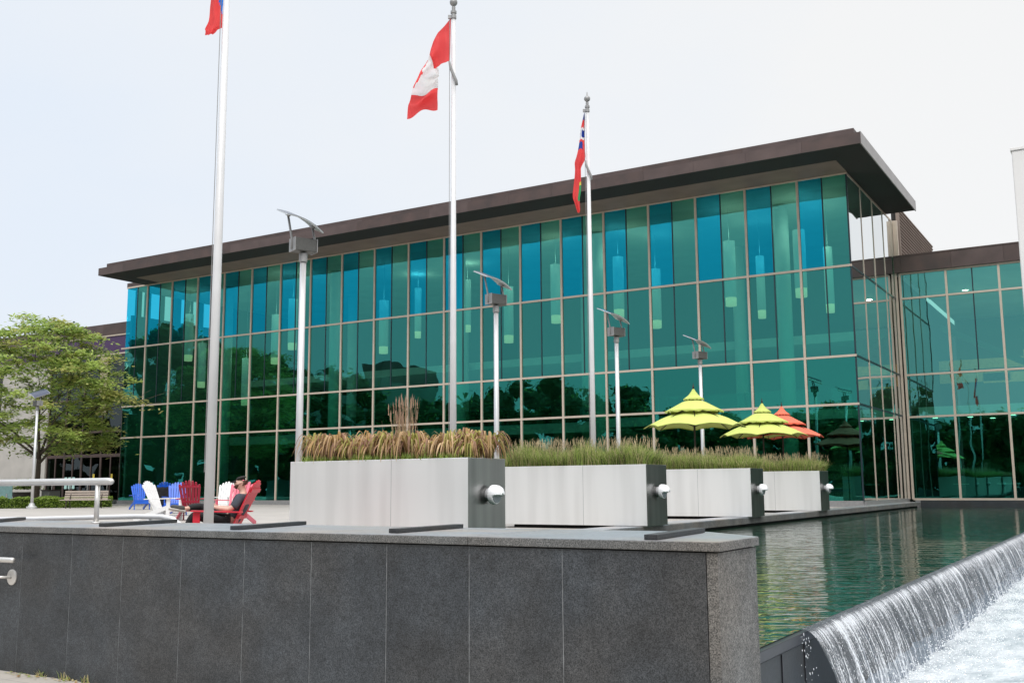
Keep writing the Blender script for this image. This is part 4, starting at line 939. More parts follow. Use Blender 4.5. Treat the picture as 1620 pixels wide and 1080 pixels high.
# ------------------------------------------------------------------ solar lamps
def solar_lamp(x, y, z0, zt, label, rot=0.0):
    t = thing('solar_lamp', label, 'street lamp', (x, y, z0), rot, 'solar lamps on the plaza')
    H = zt - z0
    def P(v): return RIGHT * v[0] + FWD0 * v[1] + V(0, 0, v[2] + H)
    b = MB(); b.tube([(0, 0, .30), (0, 0, 2), (0, 0, H - .20)], [.078, .072, .064], 16); b.build('pole', [POLE_METAL], t, world=False, smooth=True)
    b = MB(); b.lathe([(.27, 0), (.27, .10), (.16, .16), (.13, .27), (.085, .30)], 20); b.build('base', [POLE_METAL], t, world=False)
    b = MB(); b.lathe([(.070, H - .199), (.088, H - .195), (.088, H - .02), (.06, H + .0)], 16); b.build('collar', [GREY_METAL], t, world=False, smooth=False)
    h = Vector((.81, .58, 0)); p = Vector((-.58, .81, 0)); hx = RIGHT * h.x + FWD0 * h.y; px = RIGHT * p.x + FWD0 * p.y
    ctr = P((.0, 0, .15))
    b = MB(); b.obox(ctr, hx * .235, px * .15, V(0, 0, .135)); b.build('lamp_box', [PERF], t, world=False, bevel=.012)
    for s_ in (-1, 1):
        b = MB(); b.obox(ctr + hx * .247 * s_, hx * .010, px * .158, V(0, 0, .143)); b.build('side_plate', [GREY_METAL], t, world=False, bevel=.004)
    e1 = Vector((.384, -.712, -.297)); e2 = Vector((.662, .475, -.28)); c0 = Vector((-.054, 0, .752))
    E1, E2 = RIGHT * e1.x + FWD0 * e1.y + V(0, 0, e1.z), RIGHT * e2.x + FWD0 * e2.y + V(0, 0, e2.z)
    nrm = E1.cross(E2).normalized(); nrm = nrm if nrm.z > 0 else -nrm
    C0 = P(c0)
    b = MB(); NP = 8
    for k in range(NP):
        s0, s1 = -1 + 2 * k / NP, -1 + 2 * (k + 1) / NP
        q0, q1 = C0 + E2 * .5 * s0 - nrm * .075 * s0 * s0, C0 + E2 * .5 * s1 - nrm * .075 * s1 * s1
        b.obox((q0 + q1) / 2, E1 * .5, (q1 - q0) * .503, nrm * .014, 0); b.obox((q0 + q1) / 2 + nrm * .0165, E1 * .485, (q1 - q0) * .49, nrm * .002, 1)
    b.build('solar_panel', [PANEL_BACK, PANEL_TOP], t, world=False)
    for s_ in (-1, 1):
        a = C0 + E2 * (.34 * s_) - nrm * .062; d = ctr + hx * (.262 * s_)
        b = MB(); b.tube([d - V(0, 0, .10), d + V(0, 0, .1), a], .024, 8); b.tube([a - E1 * .13, a + E1 * .13], .034, 8); b.build('strut', [GREY_METAL], t, world=False, smooth=True)
    return t
solar_lamp(-14.57, 15.61, PLAZA, 4.896, 'solar lamp standing nearest, its tilted panel just below the roof edge')
solar_lamp(-14.50, 23.10, PLAZA, 4.896, 'solar lamp just right of the middle flagpole')
solar_lamp(-14.30, 30.25, PLAZA, 4.896, 'solar lamp just right of the farthest flagpole')
solar_lamp(-14.20, 37.60, PLAZA, 4.896, 'solar lamp rising behind the tall lime parasol')
solar_lamp(-49.83, 33.29, PLAZA, 4.45, 'solar lamp standing in front of the leafy tree at the far left', R(-75))

# ------------------------------------------------------------------ pagoda parasols
def parasol(x, y, zt, mat, label, rot, zsc=1.0):
    t = thing('pagoda_parasol', label, 'parasol', (x, y, PLAZA), rot, 'three tiered parasols on the plaza'); H = zt - PLAZA
    NSEG = 8; SUB = 5
    def tier(prof, ruffle, sag):
        b = MB(); N = NSEG * SUB
        rings = []
        for (r_, z) in prof:
            ring = []
            for k in range(N):
                f = (k % SUB) / SUB; a0 = 2 * math.pi * (k // SUB) / NSEG; a1 = a0 + 2 * math.pi / NSEG
                p = V(lerp(math.cos(a0), math.cos(a1), f), lerp(math.sin(a0), math.sin(a1), f), 0) * r_
                d = sag * math.sin(math.pi * f) * (r_ / prof[-1][0])
                ring.append((p.x * (1 - .02 * math.sin(math.pi * f)), p.y * (1 - .02 * math.sin(math.pi * f)), z - d)); 
            rings.append(ring)
        e = rings[-1]; rf = []
        for k in range(N): rf.append((e[k][0] * .995, e[k][1] * .995, e[k][2] - ruffle * (1 + .4 * math.sin(k * 2.5))))
        if ruffle: rings.append(rf)
        for ring in rings: b.v += ring
        for i in range(len(rings) - 1):
            for k in range(N):
                k2 = (k + 1) % N; b.f.append((i * N + k, (i + 1) * N + k, (i + 1) * N + k2, i * N + k2)); b.m.append(0)
        return b
    tier([(.005, H - .0), (.07, H - .12), (.17, H - .25), (.33, H - .37)], .045, -.01).build('canopy_tier', [mat], t, world=False, smooth=False)
    tier([(.20, H - .40), (.40, H - .48), (.66, H - .62), (.95, H - .77)], .055, -.02).build('canopy_tier', [mat], t, world=False, smooth=False)
    tier([(.62, H - .85), (.88, H - .94), (1.2, H - 1.07), (1.64, H - 1.30)], .02, -.085).build('canopy_tier', [mat], t, world=False, smooth=False)
    b = MB(); b.tube([(0, 0, .08), (0, 0, H + .02)], .03, 10); b.build('pole', [DARKWOOD], t, world=False)
    b = MB(); b.lathe([(.03, H + .0), (.035, H + .03), (.018, H + .06), (.008, H + .13), (.002, H + .15)], 10); b.build('finial', [DARKWOOD], t, world=False)
    b = MB(); b.lathe([(.33, 0), (.33, .07), (.06, .10), (.045, .3)], 16); b.build('base', [GREY_METAL], t, world=False)
    for k in range(NSEG):
        a = 2 * math.pi * k / NSEG; d = V(math.cos(a), math.sin(a), 0)
        b = MB(); b.tube([d * .04 + V(0, 0, H - .62), d * .85 + V(0, 0, H - .91), d * 1.58 + V(0, 0, H - 1.31)], .014, 5); b.tube([d * .04 + V(0, 0, H - 1.25), d * .85 + V(0, 0, H - .925)], .011, 5); b.build('rib', [DARKWOOD], t, world=False)
    return t
parasol(-12.07, 31.27, 3.16, LIME, 'lime green three tiered parasol, the taller one at the left', R(22))
parasol(-11.91, 37.92, 3.13, LIME, 'lime green three tiered parasol, the lower one in front of the coral parasol', R(10))
parasol(-11.98, 40.68, 3.19, ORANGE, 'coral orange three tiered parasol half hidden behind a lime one', R(30))

# ------------------------------------------------------------------ slatted garden chairs
def make_chair():
    t = thing('slatted_chair', 'x', 'chair', (0, 0, PLAZA), 0, 'slatted garden chairs on the plaza')
    b = MB(); n = 7; base, d = V(0, .20, .27), V(0, .40, .83); dn = d.normalized(); nn = V(0, -dn.z, dn.y)
    for i in range(n):
        u = (i - (n - 1) / 2) / ((n - 1) / 2)
        L_ = d.length * (.99 - .13 * u * u); x0, x1 = u * .19, u * .265; hw0, hw1 = .024, .037
        p0, p1 = base + V(x0, 0, 0), base + V(x1, 0, 0) + dn * L_
        k = len(b.v); sx = V(1, 0, 0)
        ring = [(p0, hw0), (p0.lerp(p1, .93), lerp(hw0, hw1, .93)), (p1, hw1 * .62)]
        for (p, hw) in ring:
            for (a, c) in ((-1, -1), (1, -1), (1, 1), (-1, 1)): b.v.append(tuple(p + sx * hw * a - nn * .010 * c))
        for q_ in range(2):
            for e in range(4):
                e2 = (e + 1) % 4; b.f.append((k + q_ * 4 + e, k + q_ * 4 + e2, k + q_ * 4 + 4 + e2, k + q_ * 4 + 4 + e)); b.m.append(0)
        b.f.append((k + 3, k + 2, k + 1, k)); b.m.append(0); b.f.append((k + 8, k + 9, k + 10, k + 11)); b.m.append(0)
    for f in (.30, .80):
        p = base + dn * d.length * f; b.obox(p - nn * .024, V(lerp(.22, .29, f), 0, 0), dn * .03, nn * .012)
    b.build('backrest', [P_RED], t, world=False)
    b = MB()
    for i in range(6):
        f = i / 5; b.obox((0, lerp(-.34, .19, f), lerp(.385, .265, f)), (.265, 0, 0), (0, .044, -.010), (0, .002, .010))
    b.build('seat', [P_RED], t, world=False)
    for s_ in (-1, 1):
        b = MB(); b.obox((s_ * .325, .02, .60), (.062, 0, 0), (0, .40, -.012), (0, 0, .011)); b.build('armrest', [P_RED], t, world=False, bevel=.004)
        b = MB(); b.box(s_ * .305 - .012, s_ * .305 + .012, -.36, -.25, 0, .592); b.build('leg', [P_RED], t, world=False)
        b = MB(); b.obox((s_ * .285, .21, .20), (.012, 0, 0), (0, .56, -.19), (0, .02, .052)); b.build('leg', [P_RED], t, world=False)
    b = MB(); b.obox((0, -.372, .31), (.30, 0, 0), (0, .011, 0), (0, 0, .07)); b.build('front_board', [P_RED], t, world=False)
    return t
chair0 = make_chair(); used_chair = False
def face_to(v): return math.atan2(v.x, -v.y)
TOCAM = lambda x, y: -Vector((x, y, 0)).normalized()
def place_chair(x, y, f, mat, label, s=1.1):
    global used_chair
    c = copy_tree(chair0) if used_chair else chair0
    used_chair = True
    c.location = (x, y, PLAZA); c.rotation_euler = (0, 0, face_to(f)); c.scale = (s, s, s); c['label'] = label
    for ch in c.children:
        ch.material_slots[0].link = 'OBJECT'; ch.material_slots[0].material = mat
    return c
PCH = V(-12.66, 11.80, PLAZA)     # the man's chair
place_chair(PCH.x, PCH.y, -RIGHT, P_RED, 'bright red slatted chair with the man in the cap sitting in it', 1.0)
place_chair(-26.0, 21.9, RIGHT * .96 + FWD0 * -.25, P_WHITE, 'white slatted chair seen from its side, left of the flagpole', 1.12)
place_chair(-41.4, 33.4, TOCAM(-41.4, 33.4) + RIGHT * .25, P_BLUE, 'blue slatted chair standing alone at the far left of the chairs', 1.15)
b2c = place_chair(-33.7, 28.7, FWD0 + RIGHT * .1, P_BLUE, 'blue slatted chair with a black cloth hung over its back', 1.15)
place_chair(-30.3, 26.0, TOCAM(-30.3, 26.0) + RIGHT * -.12, P_BLUE, 'blue slatted chair between the black cloth chair and dark red chair', 1.12)
place_chair(-25.3, 22.4, FWD0 - RIGHT * .1, P_DKRED, 'dark red slatted chair seen from behind, left of the flagpole', 1.12)
place_chair(-28.2, 26.3, TOCAM(-28.2, 26.3) - RIGHT * .35, P_WHITE, 'white slatted chair beside the faded red one, behind the lap of the seated man', 1.12)
place_chair(-21.0, 20.0, TOCAM(-21.0, 20.0) - RIGHT * .38, P_PINK, 'faded red slatted chair right behind the chest of the seated man', 1.10)
# black cloth over the second blue chair
b = MB(); f = FWD0; bx, by = -33.7, 28.7
for i in range(13):
    for j in range(9):
        u = (i / 12 - .5) * .86; v = j / 8
        zz = PLAZA + 1.04 - v * .72 + .02 * math.sin(i * 1.9); dd = -(.60 - v * .16) * 1.15 - .06 - .02 * math.sin(i * 1.3 + j)
        p = V(bx, by, 0) + RIGHT * u * (1 - .12 * v) + FWD0 * dd; b.v.append((p.x, p.y, zz - .05 * (abs(u) > .3)))
for i in range(12):
    for j in range(8): a = i * 9 + j; b.f.append((a, a + 1, a + 10, a + 9)); b.m.append(0)
o = b.build('cloth', [FABRIC_BLACK], None, smooth=True); md = o.modifiers.new('thick', 'SOLIDIFY'); md.thickness = .02
tag(o, 'black cloth hung over the back of a blue chair', 'cloth')

# ------------------------------------------------------------------ the man in the red chair
def skin_body(name, verts, edges, radii, mats, parent=None, sub=2, root=0):
    me = bpy.data.meshes.new(name); me.from_pydata(verts, edges, []); me.update()
    o = bpy.data.objects.new(name, me); COL.objects.link(o)
    for m in mats: me.materials.append(m)
    sk = o.modifiers.new('skin', 'SKIN'); sk.use_smooth_shade = True; sk.branch_smoothing = .6
    ly = me.skin_vertices[0].data if me.skin_vertices else None
    for i, r_ in enumerate(radii):
        ly[i].radius = (r_, r_) if not isinstance(r_, tuple) else r_
    ly[root].use_root = True
    ss = o.modifiers.new('sub', 'SUBSURF'); ss.levels = sub; ss.render_levels = sub
    if parent is not None: o.parent = parent
    return o
def ensure_skin(o):
    bm = bmesh.new(); bm.from_mesh(o.data); bm.verts.layers.skin.verify(); bm.to_mesh(o.data); bm.free()
def chain_body(name, nodes, links, mats, parent=None, sub=2, root=0):
    """nodes: (x,y,z,r)"""
    me = bpy.data.meshes.new(name); bm = bmesh.new(); sl = bm.verts.layers.skin.verify(); vs = []
    for i, nd in enumerate(nodes):
        v = bm.verts.new(nd[:3]); r_ = nd[3]; v[sl].radius = r_ if isinstance(r_, tuple) else (r_, r_); v[sl].use_root = (i == root); vs.append(v)
    for a, c in links: bm.edges.new((vs[a], vs[c]))
    bm.to_mesh(me); bm.free()
    for m in mats: me.materials.append(m)
    o = bpy.data.objects.new(name, me); COL.objects.link(o)
    sk = o.modifiers.new('skin', 'SKIN'); sk.use_smooth_shade = True
    ss = o.modifiers.new('sub', 'SUBSURF'); ss.levels = sub; ss.render_levels = sub
    if parent is not None: o.parent = parent
    return o
# chair-local pose: front is -y; x>0 is the man's left side (towards the camera)
N = [(0, .12, .40, .135), (0, .20, .52, .13), (0, .28, .66, .135), (0, .345, .80, .125), (0, .355, .885, .055), (0, .33, .955, .052)]
Lk = [(0, 1), (1, 2), (2, 3), (3, 4), (4, 5)]
def add(prev, pts):
    for p in pts:
        N.append(p); Lk.append((prev, len(N) - 1)); prev = len(N) - 1
    return prev
ends = {}
for s_ in (-1, 1):
    sh = add(3, [(s_ * .17, .345, .815, .062), (s_ * .255, .29, .70, .052), (s_ * .285, .20, .625, .044), (s_ * .20, .04, .645, .038), (s_ * .10, -.08, .665, .028)])
    hand = add(sh, [(s_ * .055, -.135, .675, (.034, .020))])
    for fi in range(4):
        o_ = (fi - 1.5) * .017
        add(hand, [(s_ * .035 + o_ * .3, -.175 + abs(o_) * .3, .690 + o_, .0095), (s_ * .010, -.195 + abs(o_) * .4, .695 + o_, .0085), (-s_ * .012, -.190 + abs(o_) * .4, .697 + o_, .0075)])
    add(hand, [(s_ * .052, -.120, .708, .0105), (s_ * .035, -.140, .722, .0085)])
# near leg down, far leg crossed ankle over knee
k1 = add(0, [(.10, .08, .41, .092), (.125, -.20, .50, .078), (.135, -.40, .545, .060), (.13, -.47, .43, .056), (.12, -.54, .24, .046), (.12, -.57, .10, .036)])
add(k1, [(.12, -.61, .045, .035), (.12, -.76, .035, .028)])
k2 = add(0, [(-.10, .08, .42, .092), (-.17, -.18, .56, .078), (-.21, -.37, .655, .058), (-.12, -.44, .665, .053), (.06, -.49, .655, .043), (.15, -.52, .645, .036)])
add(k2, [(.195, -.55, .645, .035), (.235, -.70, .675, .028)])
# face
hc = V(0, .295, 1.035)
head_nodes = [(0, .312, 1.015, .084), (0, .285, 1.06, .092), (0, .298, 1.10, .075)]
add(5, head_nodes); 
nose_at = len(N)
add(len(N) - 2, [(0, .215, 1.035, .030), (0, .186, 1.03, .013)])
add(6 if False else nose_at - 3, [(0, .235, .985, .042), (0, .215, .975, .026)])
man = chain_body('person', N, Lk, [SKIN])
man.location = PCH; man.rotation_euler = (0, 0, face_to(-RIGHT))
tag(man, 'bearded man in black cap and grey t-shirt leaning back in the red chair', 'person')
# ears and eyes as part of the head features
for s_ in (-1, 1):
    o = chain_body('ear', [(s_ * .088, .30, 1.04, .022), (s_ * .098, .315, 1.05, .016)], [(0, 1)], [SKIN], man, 1)
    b = MB(); b.lathe([(.001, -.011), (.008, -.006), (.011, 0), (.008, .006), (.001, .011)], 8, 0, (s_ * .038, .212, 1.055)); b.build('eye', [CAP], man, world=False, smooth=True)
chain_body('shirt', [(0, .135, .43, .150), (0, .205, .53, .145), (0, .285, .67, .150), (0, .345, .805, .138), (0, .352, .87, .072), (.17, .345, .815, .078), (.258, .285, .69, .072), (.272, .25, .655, .066), (-.17, .345, .815, .078), (-.258, .285, .69, .072), (-.272, .25, .655, .066)], [(0, 1), (1, 2), (2, 3), (3, 4), (3, 5), (5, 6), (6, 7), (3, 8), (8, 9), (9, 10)], [SHIRT], man)
chain_body('trousers', [(0, .13, .405, .150), (.10, .08, .41, .105), (.125, -.20, .50, .090), (.135, -.41, .55, .074), (.13, -.47, .43, .068), (.12, -.535, .24, .060), (.12, -.56, .13, .055), (-.10, .08, .42, .105), (-.17, -.18, .56, .090), (-.21, -.38, .66, .072), (-.12, -.44, .67, .066), (.06, -.49, .658, .057), (.12, -.51, .65, .052)], [(0, 1), (1, 2), (2, 3), (3, 4), (4, 5), (5, 6), (0, 7), (7, 8), (8, 9), (9, 10), (10, 11), (11, 12)], [TROUSER], man)
chain_body('beard', [(0, .222, .985, .046), (.045, .25, .995, .034), (.074, .285, 1.02, .022), (-.045, .25, .995, .034), (-.074, .285, 1.02, .022), (0, .20, .965, .034)], [(0, 1), (1, 2), (0, 3), (3, 4), (0, 5)], [HAIR], man)
chain_body('hair', [(0, .385, 1.03, .055), (.055, .345, 1.045, .048), (-.055, .345, 1.045, .048), (0, .37, 1.085, .06)], [(0, 1), (0, 2), (0, 3)], [HAIR], man)
cp = chain_body('cap', [(0, .31, 1.105, .103), (0, .30, 1.135, .088), (0, .295, 1.155, .05)], [(0, 1), (1, 2)], [CAP], man)
b = MB(); n = 10; 
for k in range(n + 1):
    a = math.pi + math.pi * k / n; b.v += [(.085 * math.cos(a), .245 + .03 * math.sin(a), 1.090), (.080 * math.cos(a), .235 + .10 * math.sin(a), 1.062 - .01 * abs(math.cos(a)))]
for k in range(n): b.f.append((2 * k, 2 * k + 1, 2 * k + 3, 2 * k + 2)); b.m.append(0)
o = b.build('cap_peak', [CAP], cp, world=False, smooth=True); md = o.modifiers.new('thick', 'SOLIDIFY'); md.thickness = .008
for pts in ([(.12, -.55, .075, .052), (.12, -.62, .055, .050), (.12, -.72, .045, .044), (.12, -.79, .04, .032)], [(.17, -.53, .645, .050), (.205, -.58, .65, .050), (.23, -.68, .672, .044), (.245, -.75, .69, .032)]):
    o = chain_body('shoe', pts, [(0, 1), (1, 2), (2, 3)], [SHOE], man)
    a, c = V(*pts[0][:3]), V(*pts[-1][:3]); d = (c - a).normalized(); 
    dnv = V(0, 0, -1) if abs(pts[0][2]) < .2 else V(.35, .0, -.93)
    b = MB(); side = d.cross(dnv).normalized(); b.obox((a + c) / 2 + dnv * .047, d * .135, side * .043, dnv * .009); b.build('sole', [SOLE], o, world=False, bevel=.006)
# ------------------------------------------------------------------ left plaza corner: tree, hedge, bench, pot, bin, screen
def leaf_card(b, p, l, w_, mi, tilt=.55):
    a = rnd.random() * 6.283; d = V(math.cos(a), math.sin(a), rnd.gauss(-.12, tilt * .6)).normalized(); s = V(-math.sin(a), math.cos(a), rnd.gauss(0, tilt)).normalized()
    n = len(b.v); b.v += [tuple(p - d * l), tuple(p + s * w_), tuple(p + d * l), tuple(p - s * w_)]; b.f.append((n, n + 1, n + 2, n + 3)); b.m.append(mi)
rnd.seed(23)
tx, ty = -56.7, 38.15
tr = thing('honey_locust_tree', 'leafy light green tree behind the solar lamp at the far left', 'tree', (tx, ty, PLAZA))
tb = MB(); tips = []
def limb(p, d, L_, r_, lev):
    pts = [p]; rad = [r_]; n = 5
    for i in range(n):
        d = (d + V(rnd.gauss(0, .10), rnd.gauss(0, .10), rnd.gauss(.02, .06))).normalized(); p = p + d * L_ / n; pts.append(p); rad.append(r_ * (1 - .62 * (i + 1) / n))
    tb.tube(pts, rad, 7 if lev < 2 else 5)
    if lev >= 3: tips.append((pts[-1], d)); return
    for i in range(3 if lev else 4):
        k = rnd.choice((3, 4, 5)) if lev else (2, 3, 4, 5)[i]; a = rnd.random() * 6.283; sp = rnd.uniform(.45, .95)
        nd = (d + V(math.cos(a) * sp, math.sin(a) * sp, rnd.uniform(-.1, .35) if lev < 2 else rnd.uniform(-.25, .2))).normalized()
        limb(pts[k], nd, L_ * rnd.uniform(.62, .82), max(.02, rad[k] * .72), lev + 1)
    if lev: tips.append((pts[-1], d))
base = V(tx, ty, PLAZA)
tb.tube([base, base + V(.02, 0, 1.6), base + V(.0, .02, 3.1)], [.19, .15, .13], 10)
for a, e, L_ in ((2.7, 1.0, 4.0), (.3, .95, 4.2), (4.4, .95, 3.8), (1.5, 1.25, 4.2), (5.4, 1.35, 4.6), (3.5, .65, 3.6), (.0, .55, 3.6)):
    limb(base + V(0, 0, rnd.uniform(2.5, 3.1)), V(math.cos(a) * math.cos(e), math.sin(a) * math.cos(e), math.sin(e)), L_, .085, 1)
tb.build('trunk', [BARK], tr, smooth=True)
cb = MB()
cen = V(tx, ty, 5.8)
cl_pts = [p for p, d in tips]
for _ in range(200):
    a = rnd.random() * 6.283; u = rnd.uniform(-.75, 1); rr = math.sqrt(max(0, 1 - u * u)) * rnd.uniform(.55, 1.0)
    cl_pts.append(cen + V(math.cos(a) * 4.9 * rr, math.sin(a) * 4.9 * rr, u * 4.6))
for p in cl_pts:
    q_ = (p - cen); e = (q_.x / 5.7) ** 2 + (q_.y / 5.7) ** 2 + (q_.z / 5.4) ** 2
    if e > 1.15 or p.z < 1.6: continue
    R_ = rnd.uniform(.55, 1.1); mi0 = rnd.choices((0, 1, 2), (5, 3, 3))[0]
    for _ in range(int(118 * R_)):
        g_ = V(rnd.gauss(0, .5), rnd.gauss(0, .5), rnd.gauss(0, .12)) * R_
        g_.z -= .22 * (g_.x ** 2 + g_.y ** 2) / R_
        mi = mi0 if rnd.random() < .7 else rnd.choice((0, 1, 2, 3))
        leaf_card(cb, p + g_, rnd.uniform(.11, .22), rnd.uniform(.045, .08), mi, .45)
cb.build('crown', [LEAF_A, LEAF_B, LEAF_C, LEAF_D], tr)

hb = MB(); p0, p1 = V(-52.9, 33.3, 0), V(-49.5, 38.0, 0); dv = (p1 - p0); dn = V(-dv.y, dv.x, 0).normalized()
for _ in range(7000):
    t = rnd.random(); s_ = rnd.uniform(-.6, .6); u = rnd.random(); h = .62 * (.85 + .25 * mnoise.noise((t * 14, s_ * 2, 0)))
    f = rnd.random()
    if f < .5: z = h * rnd.uniform(.9, 1.05)
    elif f < .85: z = h * u; s_ = -.6 + rnd.gauss(0, .04) - .05 * mnoise.noise((t * 20, z * 4, 3))
    else: z = h * u; s_ = .6 + rnd.gauss(0, .04)
    p = p0 + dv * t + dn * s_; leaf_card(hb, V(p.x, p.y, PLAZA + z), rnd.uniform(.04, .075), rnd.uniform(.025, .045), rnd.choice((0, 0, 1, 2)), .8)
hm = MB(); hm.obox((p0 + p1) / 2 + V(0, 0, PLAZA + .25), dv * .49, dn * .5, V(0, 0, .26))
hd = thing('hedge', 'low clipped bright green hedge behind the bench at the far left', 'hedge', ((p0 + p1) / 2) + V(0, 0, PLAZA))
hb.build('foliage', [HEDGE, LEAF_A, LEAF_B], hd); hm.build('inner_branches', [LEAF_D], hd)

bl, br_ = V(-48.9, 34.5, PLAZA), V(-47.0, 35.75, PLAZA); bdir = (br_ - bl); bw = bdir.length; bdir.normalize(); bn = V(bdir.y, -bdir.x, 0)
bc = (bl + br_) / 2
t = thing('park_bench', 'pale slatted wooden bench on dark legs beside the hedge', 'bench', bc)
b = MB()
for i in range(4): b.obox(bc - bn * (.10 + .03 * i) + V(0, 0, .50 + .125 * i), bdir * (bw / 2), bn * .018, V(0, 0, .045))
b.build('backrest', [BENCH], t)
b = MB()
for i in range(4): b.obox(bc + bn * (.05 + .125 * i) + bdir * .1 + V(0, 0, .44), bdir * (bw / 2 + .12), bn * .05, V(0, 0, .02))
b.build('seat', [BENCH], t)
for s_ in (-1, 1):
    o_ = bdir * (bw * .36 * s_); b = MB()
    b.tube([bc + bn * .50 + o_, bc + bn * .44 + o_ + V(0, 0, .41), bc + o_ + V(0, 0, .41), bc - bn * .24 + o_ + V(0, 0, .92)], .03, 6); b.tube([bc + o_ - bn * .12, bc + o_ + V(0, 0, .41)], .03, 6)
    b.build('leg', [DARKWOOD], t)
t = thing('plant_tub', 'dark round tub with leafy plant in front of the concrete wall', 'plant tub', (-60.9, 40.2, PLAZA))
b = MB(); b.lathe([(.62, PLAZA), (.78, PLAZA + .75), (.84, PLAZA + .78), (.84, PLAZA + .86), (.7, PLAZA + .86)], 20, 0, (-60.9, 40.2, 0)); b.build('tub', [TERRA], t)
b = MB()
for _ in range(700): leaf_card(b, V(-60.9 + rnd.gauss(0, .38), 40.2 + rnd.gauss(0, .38), PLAZA + 1.05 + abs(rnd.gauss(0, .22))), .09, .05, rnd.choice((0, 1, 2)), .8)
b.build('foliage', [LEAF_B, LEAF_A, LEAF_D], t)
t = thing('litter_bin', 'grey square litter bin beside the plant tub', 'litter bin', (-59.6, 41.1, PLAZA))
b = MB(); b.box(-60.0, -59.2, 40.7, 41.5, PLAZA + .05, PLAZA + .92); b.build('body', [BIN], t, bevel=.02)
b = MB(); b.box(-60.05, -59.15, 40.65, 41.55, PLAZA + .922, PLAZA + 1.0); b.build('lid', [TERRA], t, bevel=.02)
t = thing('glass_screen', 'pale teal glass screen panel at the left edge beside the hedge', 'screen', (-56.5, 33.5, PLAZA))
b = MB(); d = V(.86, .51, 0); pc_ = V(-56.9, 33.3, PLAZA + .82); b.obox(pc_, d * 3.2, V(-.51, .86, 0) * .02, V(0, 0, .72)); b.build('pane', [pbr('frosted_teal_glass', (.16, .27, .27), .12)], t)
b = MB(); b.obox(pc_ + V(0, 0, -.76), d * 3.22, V(-.51, .86, 0) * .05, V(0, 0, .035))
for s_ in (2.0, 2.9): b.obox(pc_ + d * s_ + V(0, 0, -.40), d * .03, V(-.51, .86, 0) * .045, V(0, 0, .36))
b.build('frame', [GREY_METAL], t)
t = thing('floor_box', 'small metal box on the paving left of the nearest planter', 'floor box', (-13.45, 14.1, PLAZA))
b = MB(); b.box(-13.56, -13.36, 14.0, 14.2, PLAZA, PLAZA + .34); b.build('case', [GREY_METAL], t, bevel=.01)
b = MB(); b.box(-13.54, -13.38, 13.985, 13.999, PLAZA + .22, PLAZA + .31); b.build('hatch', [PERF], t)

# litter of leaves at the foot of the granite wall
b = MB()
for _ in range(160): 
    x = rnd.uniform(-12, -8.0); leaf_card(b, V(x, YF - abs(rnd.gauss(0, .06)) - .015, LOW + .012), .02, .012, rnd.choice((0, 1, 2)), .25)
for _ in range(40):
    x = rnd.choice((-8.86, -8.5, -8.2)) + rnd.gauss(0, .04); blade(b, (x, YF - .02, LOW), rnd.uniform(.04, .09), .04, .006, rnd.choice((1, 2)), 2, .5)
o = b.build('fallen_leaves', [DR_D, GR_B, GR_A]); tag(o, 'fallen leaves and weeds along the foot of the granite wall', 'leaves', kind='stuff')

# ------------------------------------------------------------------ the wooded far side of the square, mirrored in the glass
rnd.seed(5)
wl = [(-108.9, 4, 19.6), (-103.3, 6, 20.7), (-100.1, 5, 21.3), (-92.7, 8, 18.3), (-104.4, -6, 19.5), (-104.3, -10, 19.4), (-103.3, -14, 18.5), (-104.0, -20, 17.8), (-104.4, -26, 18.6), (-102.8, -30, 17.9), (-97.7, -34, 12.8), (-93.5, -34, 13.2), (-85.9, -30, 13.1), (-81.5, -30, 13.3), (-77.9, -32, 14.3), (-71.9, -30, 14.7), (-70.3, -34, 14.0), (-66.6, -34, 12.2), (-61.3, -30, 13.2), (-58.3, -32, 13.6), (-56.0, -34, 12.0), (-54.1, -38, 10.8), (-50.0, -38, 9.5), (-45.6, -38, 9.9), (-40.9, -38, 9.1), (-36.7, -38, 10.2), (-31.8, -36, 10.6), (-28.5, -38, 9.8), (-24.4, -40, 9.6), (-20.1, -40, 9.5), (-15.8, -40, 9.9), (-11.7, -40, 10.5), (-6.4, -40, 11.0)]
wl += [(-6.4 + 5.5 * i, -42 + rnd.uniform(-3, 3), rnd.uniform(10, 15)) for i in range(1, 15)]
b = MB(); tk = MB()
bmi = bmesh.new(); bmesh.ops.create_icosphere(bmi, subdivisions=3, radius=1.0); ICO_V = [v.co.copy() for v in bmi.verts]; ICO_F = [tuple(v.index for v in f.verts) for f in bmi.faces]; bmi.free()
def mass(c_, rx, rz, seed):
    n = len(b.v)
    for v in ICO_V:
        k_ = .82 + .30 * mnoise.noise((v.x * 1.9 + seed, v.y * 1.9, v.z * 1.9)) + .22 * mnoise.noise((v.x * 5 + seed, v.y * 5, v.z * 5)) + .16 * mnoise.noise((v.x * 11, v.y * 11 + seed, v.z * 11)); b.v.append((c_.x + v.x * rx * k_, c_.y + v.y * rx * k_, c_.z + v.z * rz * k_))
    for f in ICO_F: b.f.append(tuple(n + q_ for q_ in f)); b.m.append(0)
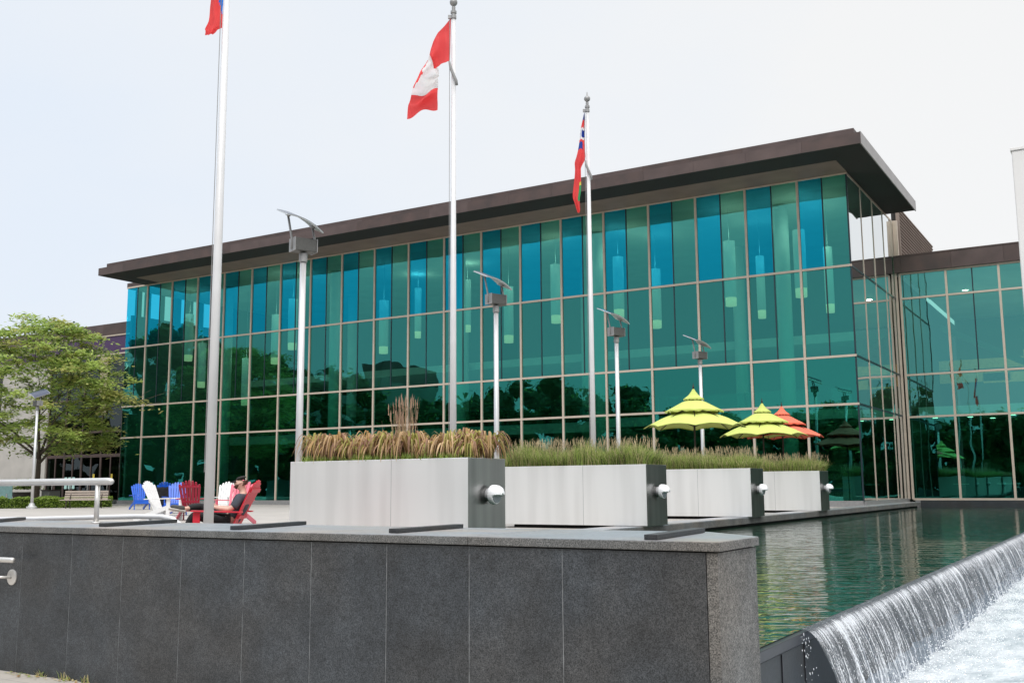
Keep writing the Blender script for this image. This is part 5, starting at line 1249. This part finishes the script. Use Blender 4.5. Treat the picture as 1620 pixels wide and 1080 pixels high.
for wi, (x, y, zt) in enumerate(wl):
    H = zt - LOW; r_ = min(5.2, max(3.2, H * .30))
    tk.tube([(x, y, LOW), (x, y, LOW + H * .5)], [.3, .15], 6)
    blobs = [(V(x + rnd.gauss(0, r_ * .45), y + rnd.gauss(0, r_ * .4), lerp(LOW + H * .2, zt - 1.4, rnd.random() ** .8)), rnd.uniform(1.0, 1.9)) for _ in range(26)] + [(V(x, y, zt - 1.2), 1.0)]
    for bi, (c_, br) in enumerate(blobs):
        mass(c_, br * .95, br * .8, wi * 7.3 + bi)
        for _ in range(60):
            d_ = V(rnd.gauss(0, 1), rnd.gauss(0, 1), rnd.gauss(0, 1)).normalized() * rnd.uniform(.75, 1.32) * br; d_.z *= .9
            leaf_card(b, c_ + d_, rnd.uniform(.12, .28), rnd.uniform(.08, .17), rnd.choice((0, 0, 1)), .9)
row = [(-100 + 2.6 * i + rnd.uniform(-.6, .6), -46 + rnd.uniform(-2, 2), z_) for i in range(68) for z_ in (.6, 3.2, 5.6)]
row += [(-114 + rnd.uniform(-2, 2), -46 + 2.7 * i, z_) for i in range(24) for z_ in (.6, 3.4, 6.4, 9.2)]
row += [(-118 - 2.7 * i, 18 + rnd.uniform(-2, 2) + .5 * i, z_) for i in range(24) for z_ in (.6, 3.4, 6.4, 9.6, 12.4)]
for i, (x, y, z_) in enumerate(row):
    mass(V(x, y, LOW + z_ + rnd.uniform(-.7, .7)), rnd.uniform(1.9, 2.5), rnd.uniform(1.5, 2.1), i * 3.7)
    for _ in range(14):
        d_ = V(rnd.gauss(0, 1), rnd.gauss(0, 1), abs(rnd.gauss(0, 1))).normalized() * 2.3; leaf_card(b, V(x, y, LOW + z_) + d_, .22, .13, rnd.choice((0, 0, 1)), .9)
o = b.build('woodland_crowns', [LEAF_D, LEAF_B]); tag(o, 'dark tree tops across the square mirrored in the glass', 'woodland', kind='stuff')
o = tk.build('woodland_trunks', [BARK]); tag(o, 'tree trunks across the square mirrored in the glass', 'woodland', kind='stuff')
t = thing('office_block', 'flat topped block mirrored in the glass above the reed tuft', 'building', (-123, -66, LOW))
b = MB(); b.box(-140, -119, -75, -58, LOW, 20.2); b.build('wall', [INT_WALL], t)
b = MB(); b.box(-124.5, -119.2, -75, -58.2, 20.21, 23.4); b.build('roof_block', [BRONZE], t)
